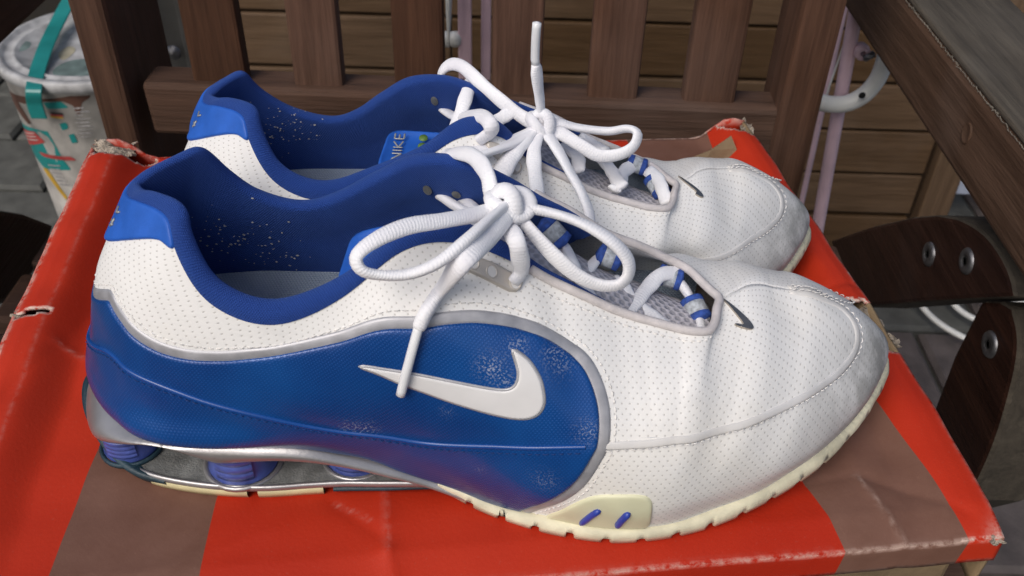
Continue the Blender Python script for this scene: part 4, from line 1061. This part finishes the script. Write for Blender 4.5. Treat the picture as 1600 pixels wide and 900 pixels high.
# lid skirts: front, right, left, back
def skirt(name, fx, fy, n, depth, off, mat=MT['card'], parent=shoebox, wv=.0):
    V = []; bd = []; wr = []
    for i in range(n):
        t = i/(n-1); x, y = fx(t), fy(t); z = float(lid_h(np.array([x]), np.array([y]))[0])
        for k in range(7):
            f = k/6; V.append((skx(x, y)+off[0]*f**.5, y+off[1]*f**.5+wv*math.sin(t*9)*f, z-.0003-depth*f)); bd.append((x, y-depth*f)); wr.append(.55*math.exp(-f*depth/.0005)+.25*math.exp(-(1-f)*depth/.0007))
    Fc = [(i*7+k, i*7+k+1, (i+1)*7+k+1, (i+1)*7+k) for i in range(n-1) for k in range(6)]
    o = mesh(name, V, Fc, mat, parent, None, True, {'band': band_attr(np.array(bd)), 'wear': wr})
    s = o.modifiers.new('board', 'SOLIDIFY'); s.thickness = .0014; return o
skirt('lid_front', lambda t: XL+(XR-XL)*t, lambda t: YFr, 240, .0125, (0, -.0006))
skirt('lid_side', lambda t: XR, lambda t: YFr+(YB-YFr)*t, 120, .03, (-.002, 0), MT['kraft'])
skirt('lid_side', lambda t: XL, lambda t: YFr+(YB-YFr)*t, 120, .03, (.002, 0))
skirt('lid_back', lambda t: XL+(XR-XL)*t, lambda t: YB, 60, .03, (0, .001))
box('box_base', ((XL+XR)/2, (YFr+YB)/2+.002, -.069), (XR-XL-.012, YB-YFr-.010, .115), MT['kraft'], shoebox, None, .003)
# crumpled torn board at the ripped places
def crumple(c, sx, sy, sz, seed, label_mat='torn', rot=0., name='torn_flap'):
    r2 = np.random.default_rng(seed); n = 14; V = []; Fc = []; cr, sr = math.cos(rot), math.sin(rot); ph = r2.uniform(0, 6, 8)
    for i in range(n):
        for j in range(n):
            x, y = (i/(n-1)-.5)*2, (j/(n-1)-.5)*2; k = 1+.18*math.sin(i*1.7+ph[0])*math.sin(j*2.1+ph[1])
            z = .5*math.sin(x*2.2+ph[2])+.35*math.sin(y*3.1+x*2+ph[3])+.25*math.sin(5*x-3*y+ph[4])+r2.normal()*.10
            px_, py_ = x*sx*k, y*sy*k; V.append((c[0]+px_*cr-py_*sr, c[1]+px_*sr+py_*cr, c[2]+z*sz+x*0))
    Fc = [(i*n+j, (i+1)*n+j, (i+1)*n+j+1, i*n+j+1) for i in range(n-1) for j in range(n-1)]
    o = mesh(name, V, Fc, MT[label_mat], shoebox, None, False); s = o.modifiers.new('board', 'SOLIDIFY'); s.thickness = .0012; return o
crumple((XL+.011, .474, .0085), .0095, .0075, .0040, 5)
crumple((XR-.002, .296, .0045), .0045, .011, .0040, 8, rot=.15)
crumple((XR-.004, .286, .0055), .0075, .0020, .0022, 18, rot=.35)
crumple((XR-.007, .476, .0075), .0030, .0060, .0030, 11, rot=-.3)
crumple((XL+.006, .3285, .0095), .0075, .0012, .0016, 14, rot=-.35)
crumple((XL+.004, .4765, .0100), .0040, .0040, .0020, 21)
crumple((XR-.001, YFr+.001, -.003), .0022, .0022, .0018, 31)
# lifted kraft flap behind the rear toe
fpx = [(1078,247,.003),(1110,234,.010),(1142,212,.016),(1150,232,.010),(1162,262,.0),(1100,262,.0)]
V = []
for a, b, z in fpx: q = atz(a, b, z); V.append((cB*q[0]+sB*q[1], -sB*q[0]+cB*q[1], z))
o = mesh('kraft_flap', V, [(0, 1, 2, 3, 4, 5)], MT['kraft'], shoebox, None, False); s = o.modifiers.new('board', 'SOLIDIFY'); s.thickness = .0012
# ---------------------------------------------------------------- the wooden armchair
chair = empty('wooden_armchair', (-.05, .4, -.58))
tag(chair, 'dark brown slatted garden armchair that the shoe box is standing on', 'armchair')
CH = np.array([-.05, .4, -.58])
def cprism(name, poly, d, mat, bev=.003): return prism(name, np.array(poly)-CH, d, mat, chair, bev)
def cbox(name, c, s, mat, bev=.003, rot=None): return box(name, np.array(c)-CH, s, mat, chair, rot, bev)
YR = .562
# bottom rail of the back
a, b = at(219, 131, YR), at(1215, 173, YR); zt = (a[2]+b[2])/2
sl = math.atan2(b[2]-a[2], b[0]-a[0])
rail = prism('back_rail', [np.array(q)-CH for q in ((a[0], YR, a[2]), (b[0]+.01, YR, b[2]), (b[0]+.01, YR, b[2]-.038), (a[0]+.001, YR, a[2]-.038))], (0, .030, 0), MT['wood_x'], chair, .0035)
# slats
for l0, r0, l1, r1 in ((273, 361, 299, 378), (440, 523, 455, 538), (607, 690, 612, 690), (768, 853, 763, 849), (929, 1013, 914, 992), (1091, 1176, 1068, 1140)):
    zb = (l1+r1)/2; y0 = YR+.008
    p = [at(l1, 152, y0), at(r1, 152, y0), at(r0, 0, y0), at(l0, 0, y0)]
    k = .20/(p[3][2]-p[0][2]); L_ = p[0]+(p[3]-p[0])*k*.9; R_ = p[1]+(p[2]-p[1])*k*.9
    xl, xr = (p[0][0]+L_[0])/2, (p[1][0]+R_[0])/2
    cbox('back_slat', ((xl+xr)/2, y0+.007, .105), (xr-xl, .014, .25), MT['wood_v'], .0025)
cbox('top_rail', (-.05, YR+.015, .25), (.56, .035, .07), MT['wood_x'], .004)
# rear posts
YP = .556
for quad, wdt in ((((108, 0), (170, 0), (207, 225), (160, 225)), 1), (((1262, 0), (1336, 0), (1262, 225), (1205, 225)), 1)):
    p = [at(q[0], q[1], YP) for q in quad]
    xl = (p[0][0]+p[3][0])/2; xr = (p[1][0]+p[2][0])/2
    cbox('back_post', ((xl+xr)/2, YP+(.045 if xl < 0 else .026), -.14), (xr-xl, .09 if xl < 0 else .052, .88), MT['wood_v'], .004)
# right arm
XA = .250; zA0, zA1 = .001, .049
arm_out = .068
cprism('armrest', [(XA, .72, zA0), (XA, .20, zA0), (XA, .20, zA1), (XA, .72, zA1)], (arm_out, 0, 0), MT['wood_y'], .004)
cbox('armrest_cap', (XA+arm_out/2, .46, zA1+.0025), (arm_out-.003, .518, .004), MT['wood_grey'], .0015)
# frayed pale arris and an added disc for a wood knot on the right arm
yy = np.linspace(.205, .715, 500); P = np.stack([XA+.0006+rng.normal(0, .0003, 500), yy, zA1+.0008+rng.normal(0, .0004, 500)], 1)
V, Fc, U = tube(P-CH, np.clip(.0001+.0006*np.sin(yy*47)*np.sin(yy*131)+rng.normal(0, .0002, 500), .00003, 1), .0003, 5); mesh('frayed_edge', V, Fc, simple('grey_frayed_wood', (.15, .135, .11), .9, 0., 300., .4), chair, None, False)
c = atx(1511, 208, XA)-CH; V, Fc = lathe([(0, .0004), (.0040, .0006), (.0050, .0010), (.0056, -.0005)], 20); mesh('wood_knot', [(c[0]-v[2], c[1]+v[0], c[2]+v[1]*1.2) for v in V], Fc, MT['wood_y'], chair)
XB = -.352
cprism('armrest', [(XB, .80, zA0), (XB, .20, zA0), (XB, .20, zA1), (XB, .80, zA1)], (-arm_out, 0, 0), MT['wood_y'], .004)
cbox('armrest_cap', (XB-arm_out/2, .50, zA1+.0025), (arm_out-.003, .598, .004), MT['wood_grey'], .0015)
# folding cross members beside the seat, measured in their own vertical planes
def side(px, X): return [atx(p[0], p[1], X) for p in px]
def curve_px(P): return [tuple(q) for q in P]
XS = .262
m1 = [(1296, 376), (1360, 354), (1425, 339), (1462, 336)]+[tuple(q) for q in crom(np.array([(1462, 336), (1500, 344), (1535, 366), (1560, 398), (1576, 432), (1583, 465)], float), 3)[1:]]+[(1530, 467), (1440, 472), (1350, 480), (1325, 445)]
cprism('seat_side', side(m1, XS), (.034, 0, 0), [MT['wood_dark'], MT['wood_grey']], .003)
m2 = [(1532, 470), (1560, 471)]+[tuple(q) for q in crom(np.array([(1578, 482), (1587, 520), (1586, 560), (1573, 620), (1548, 700), (1512, 780)], float), 3)]+[(1440, 800), (1458, 640), (1490, 555)]
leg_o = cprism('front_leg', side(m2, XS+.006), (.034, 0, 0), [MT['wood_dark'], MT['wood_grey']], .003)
for bx_, by_, X in ((1452, 397, XS), (1511, 408, XS), (1547, 538, XS+.006)):
    c = atx(bx_, by_, X)-CH; m = MB()
    pr = [(0, .0010), (.0030, .0010), (.0032, .0016), (.0060, .0019), (.0074, .0012), (.0080, 0)]
    V, Fc = lathe(pr, 28); V = [(c[0]-v[2], c[1]+v[0], c[2]+v[1]) for v in V]; m.add(V, Fc); bo = m.build('bolt', MT['steel'], chair)
    m = MB(); V, Fc = lathe([(0, .0006), (.0024, .0006), (.0026, .0013)], 6); V = [(c[0]-v[2]-.0004, c[1]+v[0], c[2]+v[1]) for v in V]; m.add(V, Fc); m.build('hex_socket', MT['black'], bo)
# left side, seen only in the dark corner
XSL = -.365
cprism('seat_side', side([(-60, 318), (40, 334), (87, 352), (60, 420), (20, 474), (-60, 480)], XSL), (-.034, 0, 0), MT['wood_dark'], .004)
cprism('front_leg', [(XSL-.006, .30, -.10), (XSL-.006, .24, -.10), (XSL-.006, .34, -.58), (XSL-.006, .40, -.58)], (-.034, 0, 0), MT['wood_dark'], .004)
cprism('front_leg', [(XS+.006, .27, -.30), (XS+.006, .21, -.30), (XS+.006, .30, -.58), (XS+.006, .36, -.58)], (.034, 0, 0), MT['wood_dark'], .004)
for i in range(6):
    cbox('seat_slat', (-.05, .235+i*.062, -.138), (.585, .050, .018), MT['wood_x'], .003)
# ---------------------------------------------------------------- board fence behind
YFN = 1.10
fence = empty('board_fence', (0.1, YFN, -.58)); FB = np.array([.1, YFN, -.58])
tag(fence, 'brown fence of horizontal boards behind the chair back', 'fence')
zs = [at(1180, y, YFN)[2] for y in (-44, 42, 125, 199, 266, 330)]
st = np.mean(-np.diff(zs[1:])); zs = [zs[1]+st*3, zs[1]+st*2, zs[1]+st]+zs[1:]+[zs[-1]-st, zs[-1]-2*st]
xr = at(1440, 270, YFN)[0]+.004; xlf = at(285, 60, YFN)[0]
for i in range(len(zs)-1):
    gap = .011 if i == 7 else (.0045 if i % 2 else .0065)
    top = zs[i]-gap/2; bot = zs[i+1]+gap/2*.6
    cut = rng.uniform(-.15, .15)
    for x0, x1 in ((xlf, cut), (cut+.002, xr)):
        box('fence_board', np.array([(x0+x1)/2, YFN+.009+rng.uniform(0, .003), (top+bot)/2])-FB, (x1-x0, .018, top-bot), MT['fence'], fence, None, .002)
pl = at(1452, 280, YFN)[0]; prr = at(1492, 300, YFN)[0]
box('fence_post', np.array([(pl+prr)/2-.002, YFN+.02, -.19])-FB, (prr-pl, .06, .78), MT['fence_v'], fence, None, .003)
box('fence_post', np.array([xlf+.03, YFN+.035, -.19])-FB, (.06, .03, .78), MT['fence_v'], fence, None, .003)
# a second board run past the post, higher up to the right
for k in range(3):
    box('fence_board', np.array([prr+.33, YFN+.12, .10-k*.085+.02])-FB, (.55, .018, .078), MT['fence'], fence, None, .002)
back = box('shed_wall', (0.2, 1.75, -.1), (4.2, .08, 1.0), simple('dark_shed_wall', (.02, .017, .013), .9), None, None, .004)
tag(back, 'dark wall in the gloom behind the board fence', 'wall')
pale = box('pale_board', at(1500, 287, 1.3)+np.array([.02, 0, .01]), (.10, .02, .05), simple('pale_blue_board', (.42, .46, .55), .5), None, None, .003)
tag(pale, 'pale bluish scrap showing in the gap under the armrest', 'board')
# ---------------------------------------------------------------- grey post behind the chair's left slats
YG = .80
gl, gr = at(224, 0, YG), at(268, 0, YG)
gp = empty('grey_post', ((gl[0]+gr[0])/2+.006, YG, -.58)); tag(gp, 'grey painted post standing between the left chair post and first slat', 'post')
box('shaft', (0, .01, .42), (gr[0]-gl[0]+.012, .02, .84), MT['grey_paint'], gp, None, .002)
box('flange', ((gr[0]-gl[0])/2+.004, -.004, .42), (.010, .012, .84), MT['grey_paint'], gp, None, .002)
V, Fc = lathe([(0, .004), (.005, .003), (.007, 0)], 14); q = at(277, 74, YG)
mesh('screw', [(v[0]+q[0]-gp.location[0], -.011-v[2], v[1]+q[2]+.58) for v in V], Fc, MT['steel'], gp)
# ---------------------------------------------------------------- pink folding rack with white fittings
YK = .78
rack = empty('folding_rack', (0.05, YK, -.58)); RB = np.array([.05, YK, -.58])
tag(rack, 'pink metal folding rack with white curved fittings leaning behind the chair', 'rack')
def rtube(name, pts, r, mat, seg=14): V, Fc, U = tube(np.array(pts)-RB, r, r, seg); return mesh(name, V, Fc, mat, rack, U)
def bar_px(name, p0, p1, wpx, Y0, mat, ext=0.25, Y1=None):
    A, B = at(*p0, Y0), at(*p1, Y1 or Y0); d = (A-B)/np.linalg.norm(A-B); Dp = (A-_C)@_f
    return rtube(name, resample(np.array([B-d*ext, A+d*ext]), .02), wpx/2/F_PX*Dp, mat)
xa, xb = at(716, 60, YK)[0], at(737, 60, YK)[0]
box('flat_bar', np.array([(xa+xb)/2, YK, -.22])-RB, (xb-xa, .006, .72), MT['pink'], rack, None, .001)
xa, xb = at(752, 60, YK+.02)[0], at(767, 60, YK+.02)[0]
box('flat_bar', np.array([(xa+xb)/2, YK+.02, -.22])-RB, (xb-xa, .010, .72), MT['pink'], rack, None, .001)
m = MB(); P = np.array([at(701, y, YK-.02) for y in (-40, 0, 25, 42, 58, 74)])-RB; Dp = (at(701, 30, YK)-_C)@_f/F_PX
m.add(*tube(P, np.array([8, 9, 7, 4, 2.2, 1.6])*Dp, np.array([5, 5, 4, 3, 2, 1.5])*Dp, 12)); m.build('white_prong', MT['white'], rack)
m = MB()
for x in (697, 711):
    c = at(x, 61, YK)-RB; V, Fc = lathe([(0, -.007), (.004, -.0062), (.0062, -.003), (.0066, .002), (.005, .0055), (0, .007)], 14, c); m.add(V, Fc)
m.build('white_cap', MT['white'], rack)
bar_px('leg_tube', (1328, 70), (1282, 330), 22, .70, MT['pink'])
bar_px('leg_tube', (1286, 165), (1266, 255), 9, .80, MT['pink'])
bar_px('wire', (1321, 62), (1288, 158), 3, .72, MT['white'], .01)
q = crom(np.array([at(x, y, .685) for x, y in ((1282, 160), (1300, 163), (1325, 161), (1350, 148), (1368, 128), (1378, 108), (1386, 80))]), 8)
arc = rtube('curved_bracket', q, .0068, MT['white'])
c = at(1347, 149, .672)-RB; V, Fc = lathe([(0, .0016), (.0022, .0014), (.0028, 0)], 12); mesh('rivet', [(c[0]+v[0], c[1]-v[2], c[2]+v[1]) for v in V], Fc, MT['black'], arc)
c = at(1346, 80, .695)-RB; m = MB(); V, Fc = lathe([(.0022, -.005), (.0058, -.005), (.0064, 0), (.0058, .005), (.0022, .005), (.0022, -.005)], 18); m.add([(c[0]+v[0], c[1]+v[2], c[2]+v[1]) for v in V], Fc); m.build('pivot_collar', MT['pink'], rack)
rtube('axle', [at(1350, 92, .69), at(1366, 84, .69)], .0028, MT['steel'])
# ---------------------------------------------------------------- paving
ground = empty('ground', (0, 0, -.58)); ground['kind'] = 'structure'
mesh('joint_bed', [(-6, -3, -.012), (6, -3, -.012), (6, 8, -.012), (-6, 8, -.012)], [(0, 1, 2, 3)], MT['soil'], ground)
pv = {}
def paver(x, y, sx, sy, mat):
    key = (round(sx, 3), round(sy, 3), mat)
    if key not in pv:
        o = box('paver', (0, 0, -.03), (sx-.008, sy-.008, .06), MT[mat], ground, None, 0); bm = bmesh.new(); bm.from_mesh(o.data)
        bmesh.ops.bevel(bm, geom=[e for e in bm.edges if all(v.co.z > -.001 for v in e.verts)], offset=.006, segments=1, affect='EDGES'); bm.to_mesh(o.data); bm.free(); pv[key] = o.data
    else:
        o = bpy.data.objects.new('paver', pv[key]); COL.objects.link(o); o.parent = ground
    o.location = (x, y, rng.uniform(-.002, .002)); o.rotation_euler = (rng.uniform(-.006, .006), rng.uniform(-.006, .006), 0)
for i in range(-7, 1):
    for j in range(0, 11):
        paver(i*.24-.06+(.12 if j % 2 else 0), .25+j*.16, .24, .16, 'paver')
for i in range(0, 7):
    for j in range(0, 9):
        paver(.27+i*.20+(.10 if j % 2 else 0), .10+j*.20, .20, .20, 'paver_b' if (i*3+j) % 4 else 'paver')
# ---------------------------------------------------------------- white wire hoop on the paving
HC = atz(1540, 470, -.560)
hoop = empty('wire_hoop', tuple(HC)); tag(hoop, 'white coated wire hoop lying on the paving beside the chair leg', 'hoop')
for r_, nm in ((.098, 'outer_ring'), (.050, 'inner_ring')):
    P = np.array([(math.cos(a)*r_, math.sin(a)*r_*1.05, 0) for a in np.linspace(0, 2*math.pi, 72, endpoint=False)]); V, Fc, U = tube(P, .0042, .0042, 10, True); mesh(nm, V, Fc, MT['white'], hoop, U)
P = np.array([(-.098, 0, 0), (0, 0, .004), (.098, 0, 0)]); V, Fc, U = tube(resample(P, .01), .003, .003, 8); mesh('spoke', V, Fc, MT['white'], hoop, U)
# ---------------------------------------------------------------- paint can
dC = ray(152, 62); PCt = _C+dC*1.14
RC, HCN = .112, PCt[2]+.58
can = empty('paint_can', (PCt[0], PCt[1], -.58)); tag(can, 'paint splashed white can with a teal strap handle behind the chair', 'paint can')
Rz = lambda z: RC*(.90+.10*z/HCN)
V, Fc = lathe([(Rz(0)*.98, 0), (Rz(0), .004), (Rz(HCN*.5), HCN*.5), (Rz(HCN), HCN-.018), (Rz(HCN)+.003, HCN-.016), (Rz(HCN)+.003, HCN-.010)], 64); mesh('body', V, Fc, MT['can_white'], can)
V, Fc = lathe([(RC+.0032, HCN-.014), (RC+.0055, HCN-.013), (RC+.0055, HCN-.003), (RC+.0035, HCN-.0005), (RC-.003, HCN-.0005), (RC-.0048, HCN-.004), (RC-.014, HCN-.005), (RC-.016, HCN-.0025), (RC-.019, HCN-.0025), (RC-.0215, HCN-.006), (.03, HCN-.0065), (0, HCN-.0065)], 64); mesh('lid', V, Fc, MT['can_lid'], can)
for st_px_, mt in (([(82,112),(100,98),(128,92),(165,95),(175,110),(150,122),(120,118),(95,124)], 'stain'), ([(22,70),(30,64),(48,66),(44,76),(28,80)], 'stain'), ([(92,82),(108,72),(118,78),(104,92),(94,92)], 'can_yellow')):  # grey-green patches paint shadow along with stains; the cream one is stain
    q = crom(np.array([atz(x, y, HCN-.0060-.58)-np.array([PCt[0], PCt[1], -.58]) for x, y in st_px_]), 4, True)
    o = mesh('lid_shadow_stain', q, [tuple(range(len(q)))], MT[mt] if mt != 'can_yellow' else simple('lid_cream_stain', (.36, .33, .24), .6), can, None, False)
    if o.data.polygons[0].normal.z < 0: o.data.flip_normals()
def can_ang(px, py):   # angle and height on the can's wall under a photo pixel
    d = ray(px, py); o = _C-np.array([PCt[0], PCt[1], -.58]); r_ = RC*.96
    for _ in range(4):
        a = d[0]**2+d[1]**2; b = 2*(o[0]*d[0]+o[1]*d[1]); c = o[0]**2+o[1]**2-r_**2; D = b*b-4*a*c
        t = (-b-math.sqrt(max(D, 0)))/(2*a); p = o+d*t; r_ = Rz(p[2])
    return math.atan2(p[1], p[0]), p[2]
def label(px, mat, lift=.0006, name='label_print'):
    L = [can_ang(*p) for p in px]; A = np.array(L); B = resample(A*[RC, 1], .004, True); r = delaunay_2d_cdt([Vector(p) for p in B], [(i, (i+1) % len(B)) for i in range(len(B))], [], 1, 1e-6)
    gx = np.arange(B[:, 0].min(), B[:, 0].max(), .006)
    V = []
    for p in r[0]: a = p[0]/RC; q = Rz(p[1])+lift; V.append((q*math.cos(a), q*math.sin(a), p[1]))
    o = mesh(name, V, [tuple(f) for f in r[2]], MT[mat], can); bm = bmesh.new(); bm.from_mesh(o.data)
    for f in bm.faces:
        f.normal_update(); c = f.calc_center_median()
        if f.normal.x*c.x+f.normal.y*c.y < 0: f.normal_flip()
    bm.to_mesh(o.data); bm.free(); return o
label([(28,190),(52,200),(75,205),(100,250),(112,265),(70,262),(48,232)], 'can_teal')
label([(30,200),(55,205),(72,222),(42,226)], 'can_red', .0012)
label([(62,236),(112,244),(120,250),(68,243)], 'can_red', .0012)
label([(68,160),(95,158),(108,168),(75,170)], 'can_teal')
for k, mt in enumerate(('can_black', 'can_red', 'can_yellow')): label([(78,174+k*3),(100,176+k*3),(101,179+k*3),(80,177+k*3)], mt, .0012)
label([(68,262),(74,262),(106,308),(104,312)], 'can_yellow', .0009)
label([(94,193),(104,190),(108,200),(98,203)], 'can_teal', .0012); label([(108,210),(116,208),(122,222),(113,223)], 'can_teal', .0012)
label([(8,140),(45,151),(75,154),(140,143),(141,152),(128,160),(126,177),(119,178),(115,165),(100,158),(72,158),(40,162),(20,152)], 'can_brown', .0009, 'paint_drip')
label([(18,152),(26,153),(50,192),(46,194)], 'can_brown', .0011, 'paint_drip')
for k in range(9):
    y = 168+k*5.6; x0 = 112+k*1.2+rng.uniform(0, 3); label([(x0, y), (x0+rng.uniform(14, 30), y-1.5), (x0+rng.uniform(14, 30), y+.6), (x0, y+2)], 'can_grey', .0009)
for k in range(6):
    y = 256+k*6; x0 = 76+k*3.4; label([(x0, y), (x0+rng.uniform(12, 22), y+1.5), (x0+rng.uniform(12, 22), y+3.4), (x0, y+1.9)], 'can_grey', .0012)
for k in range(3):
    y = 204+k*5; x0 = 36+k*3; label([(x0, y), (x0+20, y+3), (x0+20, y+4.4), (x0, y+1.5)], 'can_white', .0017)
hp = crom(np.array([at(61, 186, PCt[1]-RC-.012)]+[at(x, y, Y) for x, y, Y in ((54, 165, PCt[1]-RC-.012), (52, 140, PCt[1]-RC-.013), (58, 110, PCt[1]-RC*.75), (72, 70, PCt[1]-RC*.3), (88, 36, PCt[1]+RC*.2), (106, 2, PCt[1]+RC*.55), (125, -30, PCt[1]+RC*.8))]), 6)-np.array([PCt[0], PCt[1], -.58])
T, N, B = frames(hp, (1, 0, 0)); Dp = ((PCt-_C)@_f)/F_PX; V = []; Fc = []
for i, p in enumerate(hp):
    for a, b in ((-13, 0), (13, 0), (13, 3), (-13, 3)): V.append(p+np.array([a*Dp*.92, 0, 0])+np.cross(T[i], [1., 0, 0])*b*Dp)
for i in range(len(hp)-1):
    for k in range(4): Fc.append((i*4+k, i*4+(k+1) % 4, (i+1)*4+(k+1) % 4, (i+1)*4+k))
Fc += [(3, 2, 1, 0)]; n = len(V); Fc.append((n-4, n-3, n-2, n-1)); sh_ = mesh('strap_handle', V, Fc, MT['can_teal'], can, None, False); bevel_mod(sh_, .001)
